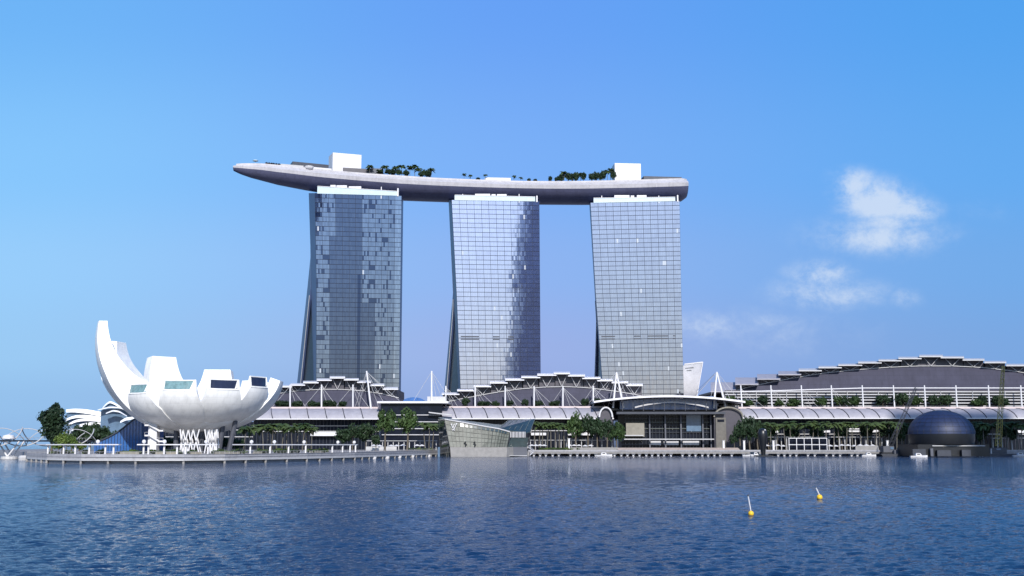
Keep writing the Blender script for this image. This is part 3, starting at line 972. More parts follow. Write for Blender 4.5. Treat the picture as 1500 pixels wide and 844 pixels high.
# stair tower
SD = MD - 14
st = thing('stair_tower', 'white concrete stair tower with zigzag flights under the left side of the museum', 'stair tower', XZ(224, SD, GZ))
a, c = P(218.5, 605, SD), P(231, 605, SD)
MB().box((a.x, SD, GZ), (c.x, SD + 4, a.z)).build('core', M['white'], st)
for y0, y1, s0, s1 in ((622, 630, 213, 240), (637, 645.5, 213, 240)):
    fl = MB()
    p, q_ = P(s0, y0, SD - 1.2), P(219, y0, SD - 1.2)
    fl.box((p.x, SD - 2.2, p.z - .6), (q_.x, SD - .2, p.z))
    r_, s_ = P(233, y1, SD - 1.2), P(s1, y1, SD - 1.2)
    fl.box((r_.x, SD - 2.2, r_.z - .6), (s_.x, SD - .2, r_.z))
    fl.beam(q_ + Vector((0, 0, -.2)), r_ + Vector((0, 0, -.2)), .42, 4)
    fl.build('stair_flight', M['white'], st)
    rr = MB(); rr.tube([p + Vector((0, -.9, 1)), q_ + Vector((0, -.9, 1)), r_ + Vector((0, -.9, 1)), s_ + Vector((0, -.9, 1))], .06, 4)
    rr.beam(p + Vector((0, -.9, 0)), p + Vector((0, -.9, 1)), .06, 4); rr.beam(s_ + Vector((0, -.9, 0)), s_ + Vector((0, -.9, 1)), .06, 4)
    rr.build('stair_rail', M['offwhite'], st)

# blue glass lobby beside the museum
gl = thing('glass_lobby', 'low blue glass wing sweeping up between the museum and the ribbed domes', 'glass building', XZ(172, 470, GZ))
tops = [(138, 649), (150, 644.5), (160, 640), (170, 634.5), (180, 627.5), (188, 620.5), (195, 615), (203, 612.5), (209, 613)]
mb = MB(); mb.loft([[XZ(px, 470, GZ), P(px, py, 470), P(px, py, 470) + Vector((4, 16, 0)), XZ(px, 470, GZ) + Vector((4, 16, 0))] for px, py in tops])
mb.build('glazing', M['bluegl'], gl)
mb = MB(); mb.tube([P(px, py - .3, 469.6) for px, py in tops], .35, 5); mb.build('roof_edge', M['darksteel'], gl)
mb = MB()
for k in range(16):
    px = lerp(141, 208, k / 15); mb.beam(XZ(px, 469.7, GZ), P(px, interp(tops, px), 469.7), .09, 4)
mb.build('mullions', M['darksteel'], gl)

# ------------------------------------------------------------------ conservatories behind the museum
def ribbed(name, label, D, ribs, body):
    c = P(ribs[0][0][0][0], 650, D); c.z = GZ
    t = thing(name, label, 'conservatory', c, 'glass conservatories behind the museum')
    mb = MB()
    mb.loft([[XZ(px, D, GZ), P(px, py, D), P(px, py - 1.5, D + 35), XZ(px, D + 35, GZ)] for px, py in body])
    mb.build('glass_shell', M['domegl'], t, smooth=True)
    for pts, wpx, dd_ in ribs:
        mb = MB()
        # smooth band: resample
        rs = []
        for k in range(15):
            x = lerp(pts[0][0], pts[-1][0], k / 14); rs.append((x, interp(pts, x)))
        # blur corners
        ys = [p[1] for p in rs]; ys = [ys[0]] + [(ys[i - 1] + 2 * ys[i] + ys[i + 1]) / 4 for i in range(1, 14)] + [ys[-1]]
        rws = []
        for k, (x, _) in enumerate(rs):
            y = ys[k]; ww = wpx * (.45 + .55 * math.sin(math.pi * min(1, .12 + k / 14 * .8)))
            rws.append([P(x, y + ww, D - dd_), P(x, y, D - dd_ + 1), P(x, y, D - dd_ + 4), P(x, y + ww, D - dd_ + 4)])
        mb.loft(rws); mb.build('rib', M['shell'], t, smooth=True)


ribbed('conservatory', 'low ribbed white dome of shell bands right of the tall dark tree', 720,
       [([(97, 600), (110, 598.5), (130, 600), (150, 604), (170, 608), (186, 613)], 6.5, 2),
        ([(96, 614), (108, 608.5), (125, 607.5), (145, 610), (166, 615)], 4.5, 6),
        ([(98, 622), (110, 615), (125, 612.5), (145, 614), (165, 618)], 4, 10),
        ([(102, 632), (110, 625), (120, 620.5), (135, 618.5), (160, 620)], 4, 14)],
       [(95, 620), (97, 606), (110, 602), (130, 604), (150, 608), (170, 613), (186, 618), (192, 634)])
ribbed('conservatory', 'smaller ribbed dome with arched bands rising close against the museum', 700,
       [([(150, 597), (155, 591), (161, 587), (168, 590), (178, 596), (190, 605)], 3, 2),
        ([(143, 600), (160, 595.5), (175, 596), (186, 600), (197, 609)], 2, 6),
        ([(155, 605), (165, 600.5), (175, 602), (186, 609)], 2.2, 10),
        ([(176, 617), (184, 612), (194, 610.5), (200, 612)], 4, 14)],
       [(146, 640), (148, 602), (155, 595), (161, 590), (170, 594), (185, 603), (197, 612), (203, 640)])

b0, h = ground_at(80, 584.5, 500)
tree(b0, h, 12.5, 'tall', 'tall dense dark tree standing alone beside the spiral footbridge', 'waterfront trees at the left', .12)
for k, (px, pt, w) in enumerate(((118, 622, 9), (134, 618.5, 12), (150, 622, 10), (163, 630, 8), (107, 630, 8))):
    b0, h = ground_at(px, pt, 560)
    tree(b0, h, w * 1.1, 'dark', ['low dark tree at the left foot of the ribbed dome', 'widest dark tree before the arch of the ribbed dome', 'dark tree right of the widest one before the ribbed dome',
         'small dark tree next to the blue glass wing', 'small dark tree nearest the spiral footbridge end'][k], 'dark trees before the domes', .1)
for k, (px, pt, w) in enumerate(((92, 634, 7), (99, 636, 6), (105, 637, 6), (86, 648, 5), (118, 649, 5))):
    b0, h = ground_at(px, pt, 430)
    tree(b0, h, w, 'bright', ['tallest bright green sapling by the left canopy', 'bright sapling second by the left canopy', 'bright sapling third by the left canopy', 'short bright sapling under the left canopy end',
         'short bright sapling under the left canopy middle'][k], 'bright saplings by the left canopy', .3)

# ------------------------------------------------------------------ spiral footbridge
A0, A1 = XZ(-70, 470, 0), XZ(132, 545, 0)
br = thing('footbridge', 'steel spiral tube footbridge on v shaped legs at the far left', 'bridge', XZ(12, 500, 0))
ax = (A1 - A0); ln = ax.length; ax.normalize(); sx_ = Vector((ax.y, -ax.x, 0))
DZ = 8.6
mb = MB()
mb.loft([[A0 + sx_ * a + Vector((0, 0, z)) for a, z in ((-3, DZ - .7), (3, DZ - .7), (3, DZ), (-3, DZ))], [A1 + sx_ * a + Vector((0, 0, z)) for a, z in ((-3, DZ - .7), (3, DZ - .7), (3, DZ), (-3, DZ))]])
mb.build('deck', M['darksteel'], br)
for ph0, r_, hand in ((0, 5.2, 1), (math.pi, 5.2, 1), (.6, 4.5, -1), (.6 + math.pi, 4.5, -1)):
    pts = []
    for k in range(90):
        t = k / 89; an = ph0 + hand * t * ln / 30 * 2 * math.pi
        pts.append(A0 + ax * (t * ln) + sx_ * (math.cos(an) * r_) + Vector((0, 0, DZ + 1.6 + math.sin(an) * r_ * .82)))
    MB().tube(pts, .26 if hand == 1 else .18, 5).build('spiral_tube', M['offwhite'], br)
mb = MB()
for k in range(40):
    p = A0 + ax * (ln * k / 39)
    mb.beam(p - sx_ * 3 + Vector((0, 0, DZ)), p - sx_ * 3 + Vector((0, 0, DZ + 1.1)), .05, 4)
mb.beam(A0 - sx_ * 3 + Vector((0, 0, DZ + 1.1)), A1 - sx_ * 3 + Vector((0, 0, DZ + 1.1)), .07, 4)
mb.beam(A0 + sx_ * 3 + Vector((0, 0, DZ + 1.1)), A1 + sx_ * 3 + Vector((0, 0, DZ + 1.1)), .07, 4)
mb.build('parapet_rail', M['offwhite'], br)
bt = XZ(12, 497, 1.2)
for px in (-3, 28):
    p = XZ(px, 497, 8.0)
    MB().beam(bt, p, .38, 6).build('strut', M['white'], br)
    MB().beam(bt + Vector((0, 5, 0)), p + Vector((0, 5, 0)), .38, 6).build('strut', M['white'], br)
MB().lathe((bt.x, bt.y + 2, -1), [(.5, 0), (3.4, 0), (3.8, 1.2), (3.6, 2.3), (.5, 2.4)], 16).build('pile_cap', M['offwhite'], br)
p = XZ(36, 470, 0)
tag(MB().lathe((p.x, p.y, -1), [(.4, 0), (1.9, 0), (2.2, 2.2), (1.7, 3.0), (.4, 3.1)], 14).build('mooring_dolphin', M['offwhite']), 'small round concrete mooring block left of the promenade end', 'mooring block')
p = XZ(12, 492, DZ)
mb = MB(); mb.lathe((p.x, p.y, DZ + .1), [(1.0, 0), (2.7, .5), (2.3, 1.9), (.2, 2.5)], 14)
tag(mb.build('viewing_pod', M['white']), 'white rounded viewing pod on the footbridge deck', 'viewing pod')

# ------------------------------------------------------------------ waterfront canopies (left promenade)
def dshore(px):
    return interp(SH, px)


def pergola(x0, x1, posts, label, yroof=652.2, off=8.0):
    D0, D1 = dshore(x0) + off, dshore(x1) + off
    a, c = P(x0, yroof, D0), P(x1, yroof, D1)
    z = max(a.z, c.z)
    t = thing('waterfront_canopy', label, 'canopy', XZ((x0 + x1) / 2, (D0 + D1) / 2, GZ), 'flat white canopies along the promenade')
    n = 8
    rws = []
    for k in range(n + 1):
        px = lerp(x0, x1, k / n); D = dshore(px) + off; p = XZ(px, D, 0); w = 1.6
        zz = P(px, yroof, D).z
        rws.append([(p.x, D - w, zz), (p.x, D + w, zz), (p.x, D + w, zz + .38), (p.x, D - w, zz + .38)])
    MB().loft(rws).build('canopy_roof', M['white'], t)
    for px in posts:
        D = dshore(px) + off; p = XZ(px, D, 0); zz = P(px, yroof, D).z
        MB().box((p.x - .28, D - .28, GZ), (p.x + .28, D + .28, zz)).build('post', M['white'], t)
    return t


pergola(55, 176, (71, 94, 111, 131.5, 155, 167), 'leftmost flat white waterfront canopy on six posts')
pergola(203, 320, (211, 218, 241, 272.5, 305, 260), 'flat white canopy before the museum stair and lattice drum')
pergola(342, 524, (367, 396, 423, 448, 487, 502, 513, 521), 'long flat white canopy running right from below the museum')
for k, px in enumerate((143.5, 211, 241, 302, 368.5, 402, 445.5, 495, 519)):
    D = dshore(px) + 8; p = P(px, 648.2, D)
    zr_ = P(px, 652.2, D).z + .38
    g = thing('globe_lamp', '%s white globe from the left on top of the waterfront canopies' % ORD[k], 'lamp', (p.x, D, zr_), 'white globes on the waterfront canopies')
    MB().ball((p.x, D, zr_ + .85), .72, 12).build('globe', M['white'], g)
    MB().beam((p.x, D, zr_), (p.x, D, zr_ + .25), .2, 6).build('stem', M['offwhite'], g)
# low planter walls and hedge bushes
bx = [178, 186, 195, 203, 222, 234, 246, 254, 262, 283, 316, 323, 331, 345, 352, 358, 380, 388, 407, 412, 418, 428, 434, 455, 463, 470, 476, 150, 125, 100, 80]
bx.sort()
for k, px in enumerate(bx):
    D = dshore(px) + random.uniform(12, 17); p = XZ(px, D, GZ)
    bush(p, random.uniform(3.2, 4.8), random.uniform(1.5, 2.6), '%s leafy bush from the left behind the curved promenade railing' % (ORD[k] if k < 30 else 'last'), 'bushes behind the promenade railing')
for k, (x0, x1) in enumerate(((176, 204), (228, 262), (280, 296), (316, 352), (372, 384), (455, 475))):
    D = dshore(x0) + 10.2; p, q_ = XZ(x0, D, GZ), XZ(x1, dshore(x1) + 10.2, GZ)
    mb = MB(); ex = (q_ - p); n_ = Vector((-ex.y, ex.x, 0)).normalized() * .5
    mb.loft([[p, p + ex, p + ex + n_, p + n_], [v + Vector((0, 0, .8)) for v in (p, p + ex, p + ex + n_, p + n_)]])
    tag(mb.build('planter_wall', M['beige']), '%s low beige planter wall from the left along the promenade' % ORD[k], 'planter wall', 'low planter walls on the promenade')

# ------------------------------------------------------------------ shopping hall builder
def hall(label, cat, caps, arch, D, side_l, side_r, ybase=600, capdepth=60, brace=True, group=None, thick=.7):
    """stepped roof hall. caps: (x0,x1,y_front,y_back); arch: polyline of the pale arch line; D: front depth."""
    xm = (caps[0][0] + caps[-1][1]) / 2
    t = thing('waterfront_hall', label, cat, XZ(xm, D + 10, GZ), group)
    xs = [c[0] for c in caps] + [caps[-1][1]]
    # lower wall from arch down to terrace level
    pts = [(side_l, ybase)] + arch + [(side_r, ybase)]
    n = 40
    x0, x1 = pts[0][0], pts[-1][0]
    rws = []
    for k in range(n + 1):
        px = lerp(x0, x1, k / n); y = min(interp(pts, px), ybase - .2)
        p = P(px, y, D + 4); zb_ = P(px, ybase, D).z
        rws.append([(p.x, D, zb_ - 6), (p.x, D, zb_), tuple(p), (p.x, D + capdepth, p.z), (p.x, D + capdepth, zb_ - 6)])
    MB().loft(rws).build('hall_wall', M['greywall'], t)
    am = MB()
    ap = [P(lerp(arch[0][0], arch[-1][0], k / 30), interp(arch, lerp(arch[0][0], arch[-1][0], k / 30)), D + 3.4) for k in range(31)]
    am.tube(ap, .3, 5); am.build('arch_beam', M['offwhite'], t)
    for k, (a, b, yf, yb) in enumerate(caps):
        # dark clerestory under the cap
        aa_, bb = a + 1.5, b - 1.5
        ya, yb_ = max(interp(arch, aa_), yf + 2), max(interp(arch, bb), yf + 2)
        mb = MB()
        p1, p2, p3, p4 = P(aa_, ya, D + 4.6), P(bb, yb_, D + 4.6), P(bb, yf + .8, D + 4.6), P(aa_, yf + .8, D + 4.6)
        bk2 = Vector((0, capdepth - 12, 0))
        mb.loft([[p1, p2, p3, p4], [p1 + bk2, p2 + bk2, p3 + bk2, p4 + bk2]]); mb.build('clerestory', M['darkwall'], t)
        # roof cap: a slab, slightly curved front to back
        rws = []
        for j in range(7):
            s = j / 6; dd_ = D - 2 + s * (capdepth * .6)
            y = yf + (yb - yf) * math.sin(s * math.pi / 2)
            p, q_ = P(a, y, dd_), P(b, y, dd_)
            rws.append([p, q_, q_ - Vector((0, 0, thick)), p - Vector((0, 0, thick))])
        MB().loft(rws).build('roof_cap', M['roofpanel'] if yf - yb > 3 else M['offwhite' if capdepth > 60 else 'white'], t)
        if brace:
            xm_ = (a + b) / 2; ym = interp(arch, xm_)
            if ym - yf > 4:
                bm_ = MB(); bm_.beam(P(xm_, ym, D + 3.0), P(a + (b - a) * .18, yf + 1.6, D + 2), .22, 5); bm_.beam(P(xm_, ym, D + 3.0), P(a + (b - a) * .82, yf + 1.6, D + 2), .22, 5)
                bm_.build('v_brace', M['offwhite'], t)
    return t


def vault(t, x0, x1, ytop, ybot, D, npan, m='roofpanel', rail=True):
    """quarter barrel canopy in panels with ribs, front edge at depth D."""
    dep = 13.0

    def pt(px, s):
        x = P(px, HOR - 40, D + dep / 2).x
        zt, zb_ = P(px, ytop, D + dep).z, P(px, ybot, D).z
        an = s * math.pi / 2
        return Vector((x + (s - .5) * -4.0, D + dep * (1 - math.cos(an)) ** .9 * 1.0, lerp(zb_, zt, math.sin(an))))
    for k in range(npan):
        a, b = lerp(x0, x1, k / npan), lerp(x0, x1, (k + 1) / npan)
        mb = MB()
        mb.loft([[pt(a + .12, s / 7), pt(b - .12, s / 7), pt(b - .12, s / 7) + Vector((0, .3, -.3)), pt(a + .12, s / 7) + Vector((0, .3, -.3))] for s in range(8)])
        mb.build('canopy_panel', M[m], t, smooth=True)
        mb = MB(); mb.tube([pt(a, s / 7) + Vector((0, -.1, .1)) for s in range(8)], .28, 4); mb.build('canopy_rib', M['darksteel'] if k else M['white'], t)
    mb = MB(); mb.beam(pt(x0, 0) + Vector((0, -.2, -.2)), pt(x1, 0) + Vector((0, -.2, -.2)), .42, 4); mb.build('canopy_edge', M['white'], t)
    if rail:
        mb = MB(); a, b = pt(x0, 1), pt(x1, 1); mb.loft([[a, b, b + Vector((0, .4, 0)), a + Vector((0, .4, 0))], [v + Vector((0, 0, 1.0)) for v in (a, b, b + Vector((0, .4, 0)), a + Vector((0, .4, 0)))]])
        mb.build('terrace_railing', M['rail'], t)


def terrace(t, x0, x1, y, D, dep=30):
    a, b = P(x0, y, D), P(x1, y, D)
    MB().box((a.x, D, a.z - 1.2), (b.x, D + dep, a.z - .1)).build('terrace', M['concrete'], t)
    return a.z - .1


def podium(t, x0, x1, ytop, D, floors, strips, dep=25):
    a, b = P(x0, ytop, D), P(x1, ytop, D)
    MB().box((a.x, D, GZ), (b.x, D + dep, a.z)).build('podium_glass', M['darkglass'], t)
    rnd = random.Random(int(x0))
    for y in floors:
        p = P(x0, y, D - .5)
        MB().box((a.x, D - .9, p.z - .22), (b.x, D - .05, p.z + .22)).build('floor_edge', M['offwhite'], t)
    mm = MB()
    nn = int((x1 - x0) / 5)
    for k in range(nn + 1):
        x = lerp(a.x, b.x, k / nn); mm.box((x - .12, D - .3, GZ), (x + .12, D - .06, a.z))
    mm.build('mullions', M['darksteel'], t)
    for s0, s1, y, hh, dd_ in strips:
        p, q_ = P(s0, y, D - dd_), P(s1, y, D - dd_)
        k = s0
        MB().box((p.x, D - dd_, p.z - hh), (q_.x, D - .1, p.z)).build('awning', M['white'], t)


def mast(t, px, ytop, D, ybot=598, r=.55, lean=0.0, m='white'):
    p = P(px, ytop, D); b = P(px + lean, ybot, D)
    MB().beam(b, p, r, 8, r * .8).build('mast', M[m], t)
    return p, b


def cable(t, a, b, r=.12):
    MB().beam(a, b, r, 4).build('cable', M['offwhite'], t)


# left hall
capsL = [(407, 428, 566, 564), (425.6, 447, 563.5, 561.5), (444, 466.7, 560, 558), (464, 486, 556.4, 554.5), (483, 505.5, 553, 551), (503.7, 525.5, 555.8, 554),
         (523, 543.6, 559.4, 557.5), (542, 563, 564, 562), (560.7, 583, 569.4, 567)]
archL = [(406, 577), (420, 574.5), (440, 572), (470, 570.5), (500, 570.5), (530, 572.5), (560, 577), (584, 583)]
hl = hall('left waterfront hall with nine stepped white roof plates below the left tower', 'shopping hall', capsL, archL, 705, 398, 594, 600, 60, group='stepped roof halls on the waterfront')
vault(hl, 372, 556, 598.5, 613.5, 682, 7)
tzL = terrace(hl, 372, 600, 599.5, 695.5)
podium(hl, 192, 371.5, 618, 692, (630, 640), [])
podium(hl, 372, 556, 612, 692, (624, 632), [(455, 496, 633, 2.4, 4), (520, 546, 634, 1.5, 3)])
for px in (425, 471, 517):
    a, b = mast(hl, px, 563.5, 697)
    for dx, D2 in ((-27, 700), (24, 700), (10, 700)):
        cable(hl, a + Vector((0, 0, -1)), P(px + dx, 597.5, D2))
a, b = mast(hl, 537, 543.5, 693, 599, .62, 6.5)
for dx, y in ((-17, 597), (-12, 598), (24, 588), (48, 587), (18, 598), (35, 580)): cable(hl, a + Vector((0, 0, -.5)), P(537 + dx, y, 699))
for k, px in enumerate((408, 416, 433, 437, 455, 462, 478, 485, 500)):
    b0 = XZ(px, 699.5, tzL)
    tree(b0, random.uniform(5, 7), random.uniform(6, 8), 'dark', '%s small tree from the left on the left hall terrace' % ORD[k], 'terrace trees of the left hall', .2)

# link building between left and middle hall
lk = thing('link_building', 'dark glass link building with flat white roof between left and middle halls', 'building', XZ(605, 690, GZ))
a, c = P(553, 588, 680), P(657, 588.5, 680)
MB().box((a.x, 678, a.z - 1.2), (c.x, 712, a.z)).build('roof', M['white'], lk)
MB().box((a.x + 2, 681, GZ), (c.x - 4, 710, a.z - 1.25)).build('glass_wall', M['darkglass'], lk)
for y in (608, 618, 628, 637):
    p = P(560, y, 680.5); MB().box((a.x + 3, 680, p.z - .25), (c.x - 5, 680.9, p.z + .25)).build('floor_edge', M['offwhite'], lk)
p, q_ = P(628, 605, 676), P(662, 609, 676)
MB().loft([[p, q_, q_ + Vector((0, 4, 0)), p + Vector((0, 4, 0))], [v + Vector((0, 0, .7)) for v in (p, q_, q_ + Vector((0, 4, 0)), p + Vector((0, 4, 0)))]]).build('awning', M['offwhite'], lk)
a, b = mast(lk, 632.3, 543.5, 690, 588, .6)
for px, y in ((606, 587), (648, 587), (655, 578), (640, 588)): cable(lk, a + Vector((0, 0, -.5)), P(px, y, 694))
# blue and white roof clutter behind the link
rc = thing('roof_plant', 'low white roof plant block with blue tank on the link building roof', 'roof plant', P(645, 588, 694))
zt = P(632, 588, 690).z
p, q_ = P(626, 581, 692), P(653, 581, 692); MB().box((p.x, 692, zt), (q_.x, 700, p.z)).build('plant_block', M['offwhite'], rc)
p, q_ = P(590, 582, 698), P(622, 582, 698)
MB().loft([[(lerp(p.x, q_.x, (1 - math.cos(a_)) / 2), d_, zt + (p.z - zt) * math.sin(a_)) for a_ in [math.pi * k / 10 for k in range(11)]] for d_ in (698, 706)]).build('tank', M['bluegl'], rc)

# middle hall
capsM = [(647, 673, 577, 575), (669.6, 694, 571.7, 570), (694, 719.5, 565.6, 564), (717.6, 743.6, 560.3, 558.5), (740, 768, 556, 554), (763.6, 791.5, 552.4, 550.5), (787, 815, 549, 547),
         (811, 835, 546.7, 544.7), (832, 857, 550, 548), (853, 879.6, 553.7, 552), (875, 898, 557, 555), (896, 920, 560, 558.3), (917, 941.6, 564, 562)]
archM = [(650, 590), (680, 583.5), (720, 576), (760, 570), (800, 567), (830, 566.5), (860, 568), (900, 573), (925, 577), (943, 581)]
hm = hall('middle waterfront hall with a long arch of stepped white roof plates below the middle tower', 'shopping hall', capsM, archM, 705, 643, 953, 600, 60, group='stepped roof halls on the waterfront')
vault(hm, 642, 893, 597.5, 613, 682, 11)
tzM = terrace(hm, 636, 960, 598.5, 695.5)
podium(hm, 640, 893, 612, 692, (622, 631), [(778, 800, 634, 1.6, 4), (832, 870, 633, 2, 3)])
for px in (653, 696, 740, 782.3, 824.6, 869):
    a, b = mast(hm, px, 565.5, 697, 597)
    for dx in (11, 18, 31): cable(hm, a + Vector((0, 0, -1)), P(px + dx, 596.5, 700))
    if px > 800: cable(hm, a + Vector((0, 0, -1)), P(px - 14, 588, 700))
for k, px in enumerate((682, 706, 711, 726, 747, 769, 790, 811, 815, 858, 875)):
    b0 = XZ(px, 699.5, tzM)
    tree(b0, random.uniform(5, 8), random.uniform(5, 7.5), 'dark', '%s small tree from the left on the middle hall terrace' % ORD[k], 'terrace trees of the middle hall', .2)

# arched atrium between middle and right halls
at_ = thing('arched_atrium', 'dark glass atrium under a thin arched white roof between two A frame masts', 'building', XZ(980, 690, GZ))
arcA = [(870, 591), (900, 587), (940, 583.3), (981, 581.8), (1020, 583), (1060, 586), (1092, 589.6)]
rws = []
for k in range(25):
    px = lerp(870, 1092, k / 24)
    # parabola through the ends and the crown
    s = (px - 981) / 111; y = 581.8 + 8.4 * s * s
    p = P(px, y, 676); rws.append([p, p + Vector((0, 40, 0)), p + Vector((0, 40, 1.1)), p + Vector((0, .5, 1.1))])
MB().loft(rws).build('arch_roof', M['white'], at_, smooth=True)
rws = []
for k in range(17):
    px = lerp(930, 1038, k / 16); s = (px - 984) / 54; y = 590.5 + 7.5 * s * s
    p = P(px, y, 682); rws.append([p, p + Vector((0, 3, 0)), p + Vector((0, 3, .9)), p + Vector((0, 0, .9))])
MB().loft(rws).build('inner_arch', M['offwhite'], at_, smooth=True)
for k in range(10):
    px = lerp(912, 1050, k / 9); s = (px - 981) / 111
    MB().beam(P(px, 582.8 + 8.4 * s * s, 680), P(px, 602, 680), .22, 4).build('roof_strut', M['darksteel'], at_)
a, c = P(905, 600, 690), P(1052, 600, 690)
MB().box((a.x, 690, GZ), (c.x, 720, a.z)).build('glass_wall', M['darkglass'], at_)
rws = [[(P(px, 584 + 8.4 * ((px - 981) / 111) ** 2, 690).x, 690, P(px, 584 + 8.4 * ((px - 981) / 111) ** 2, 690).z), (P(px, 600, 690).x, 690, a.z + .05),
        (P(px, 600, 690).x, 692, a.z + .05), (P(px, 584 + 8.4 * ((px - 981) / 111) ** 2, 690).x, 692, P(px, 584 + 8.4 * ((px - 981) / 111) ** 2, 690).z)] for px in [lerp(908, 1050, k / 16) for k in range(17)]]
MB().loft(rws).build('lunette_glass', M['bluegl'], at_)
MB().box((a.x - 2, 677, a.z - 3.2), (c.x + 2, 689.9, a.z - 1.8)).build('cornice', M['darksteel'], at_)
for k, y in enumerate((608, 613, 618.5, 623, 628, 633.5)):
    p = P(905, y, 689); MB().box((a.x + 4, 688.8, p.z - .12), (c.x - 3, 689.9, p.z + .12)).build('floor_edge', M['darksteel'] if k % 2 else M['frame'], at_)
mm = MB()
for k in range(27):
    x = lerp(a.x + 4.5, c.x - 3.5, k / 26); mm.box((x - .09, 689.2, GZ), (x + .09, 689.95, a.z - 3.3))
mm.build('mullions', M['darksteel'], at_)
for px in (952, 975, 998, 1030, 1042):
    p = XZ(px, 687, GZ); MB().box((p.x - .45, 686.6, GZ), (p.x + .45, 687.5, a.z - 3.3)).build('column', M['column'], at_)
for x0, x1, y0, y1 in ((950, 968, 646, 652), (972, 994, 646.5, 652), (1000, 1024, 646, 652)):
    p, q_ = P(x0, y0, 688.4), P(x1, y1, 688.4); MB().box((p.x, 688, max(GZ + .1, q_.z)), (q_.x, 688.3, p.z)).build('shop_front', M['offwhite'], at_)
# bay painted paler blue for interior light; pale stone bay
p, q_ = P(1005, 607, 689), P(1027, 632, 689)
MB().box((p.x, 688.4, q_.z), (q_.x, 688.75, p.z)).build('painted_light_bay', M['domegl'], at_)
p, q_ = P(916, 620, 688), P(943, 640, 688)
MB().box((p.x, 684, q_.z), (q_.x, 688.3, p.z)).build('stone_bay', M['beige'], at_)
for y, x0, x1 in ((643.5, 914, 1046), (638, 914, 942)):
    p, q_ = P(x0, y, 684), P(x1, y, 684); MB().box((p.x, 682, p.z - .3), (q_.x, 684, p.z + .3)).build('balcony_edge', M['offwhite'], at_)
# dark walls standing in for the shaded vault interiors, with arch rings
for x0, x1, mnm in ((878, 897, 'offwhite'), (1046, 1088, 'beige')):
    ring = []
    for k in range(13):
        an = math.pi * k / 12; ring.append((lerp(x0, x1, (1 - math.cos(an)) / 2), 611 - 14 * math.sin(an)))
    mb = MB(); mb.tube([P(px, py, 679) for px, py in ring], .55, 6); mb.build('vault_ring', M['white'] if x0 < 900 else M['beige'], at_)
    p, q_ = P(x0, 611, 681), P(x1, 611, 681)
    mb = MB()
    i0 = [P(px, py + .8, 681) for px, py in ring]
    lo = [Vector((v.x, 681, GZ)) for v in i0]
    mb.loft([[lo[k], i0[k], i0[k] + Vector((0, 12, 0)), lo[k] + Vector((0, 12, 0))] for k in range(13)])
    mb.build('vault_shade_fill', M['darkwall'], at_)
    if x0 > 900:
        p, q_ = P(x0 + 2, 612, 680), P(x0 + 17, 612, 680)
        MB().box((p.x, 679.6, GZ), (q_.x, 680.9, p.z)).build('stone_pier', M['endwall'], at_)
p, q_ = P(1051, 614.5, 679), P(1061, 618, 679); MB().box((p.x, 679.3, q_.z), (q_.x, 679.58, p.z)).build('window_slot', M['darkglass'], at_)
for top, f0, f1 in (((903, 545.5), 898, 913.5), ((1050, 545), 1045.5, 1063.5)):
    ap = P(top[0], top[1], 688)
    for f_ in (f0, f1): MB().beam(P(f_, 598, 688), ap, .62, 8, .5).build('mast', M['white'], at_)
    for f_, y in (((f0 - 35, 590), (f0 - 8, 598), (f1 + 22, 590), (f1 + 4, 600), (f1 + 12, 597))): cable(at_, ap, P(f_, y, 694))
cable(at_, P(1050, 545, 688), P(1020, 573, 730)); cable(at_, P(1050, 545, 688), P(1018, 580, 730))

# slanted silver building behind
sb = thing('slanted_building', 'slim silver glass building with slanted top right of the right tower', 'building', XZ(1014, 900, GZ))
prof = [(1000, 658), (1000, 537), (1003, 534), (1029.5, 531), (1017.5, 600), (1010, 658)]
mb = MB(); mb.loft([[P(x, y, 900) for x, y in prof], [P(x, y, 900) + Vector((3, 25, 0)) for x, y in prof]]); mb.build('glass_body', M['crystal'], sb)
mb = MB(); mb.beam(P(1002.5, 533.6, 899.6), P(1029.5, 530.6, 899.6), .6, 4); mb.beam(P(1029.5, 530.6, 899.6), P(1017.5, 600, 899.6), .4, 4); mb.build('edge_trim', M['white'], sb)
mb = MB(); mb.beam(P(1004, 539.5, 899.5), P(1016, 538.5, 899.5), .35, 4); mb.beam(P(1006, 543, 899.5), P(1013, 542.5, 899.5), .3, 4); mb.build('slot', M['darksteel'], sb)

# right hall
capsR = [(1041, 1078, 573, 560), (1077, 1111, 562.5, 553), (1109, 1143, 554.8, 548), (1140, 1173.5, 548.2, 543.7), (1170, 1203.7, 542.4, 539.8), (1199, 1233, 538, 536), (1228, 1263, 534.5, 532.8),
         (1257, 1291.5, 531, 529), (1287, 1321, 527.8, 526), (1316, 1350, 524.6, 522.6), (1346.7, 1381, 521.6, 519.6), (1378, 1412, 523.4, 521.6), (1410, 1442, 526.8, 525), (1442, 1474, 530.6, 528.7), (1474, 1508, 535, 533),
         (1506, 1540, 540, 538)]
archR = [(1062, 577), (1085, 570), (1110, 564), (1150, 556), (1200, 547.5), (1250, 542), (1300, 538.2), (1345, 536.2), (1400, 536.3), (1440, 538.5), (1480, 543), (1540, 552)]
hr = hall('long right waterfront hall with sweeping stepped roof plates and white louvred front', 'convention hall', capsR, archR, 712, 1046, 1570, 602, 62, group='stepped roof halls on the waterfront')
vault(hr, 1080, 1545, 598.5, 612.5, 682, 21)
tzR = terrace(hr, 1040, 1545, 600, 695.5)
podium(hr, 1084, 1545, 612, 692, (622, 636), [(1108, 1140, 631, 1.2, 3), (1192, 1216, 630.5, 1.3, 3), (1225, 1275, 629.5, 1.5, 3), (1236, 1262, 627.5, .7, 4), (1275, 1300, 630, 1.4, 3), (1425, 1445, 630, 1.5, 3), (1470, 1500, 630.5, 1.5, 3)])
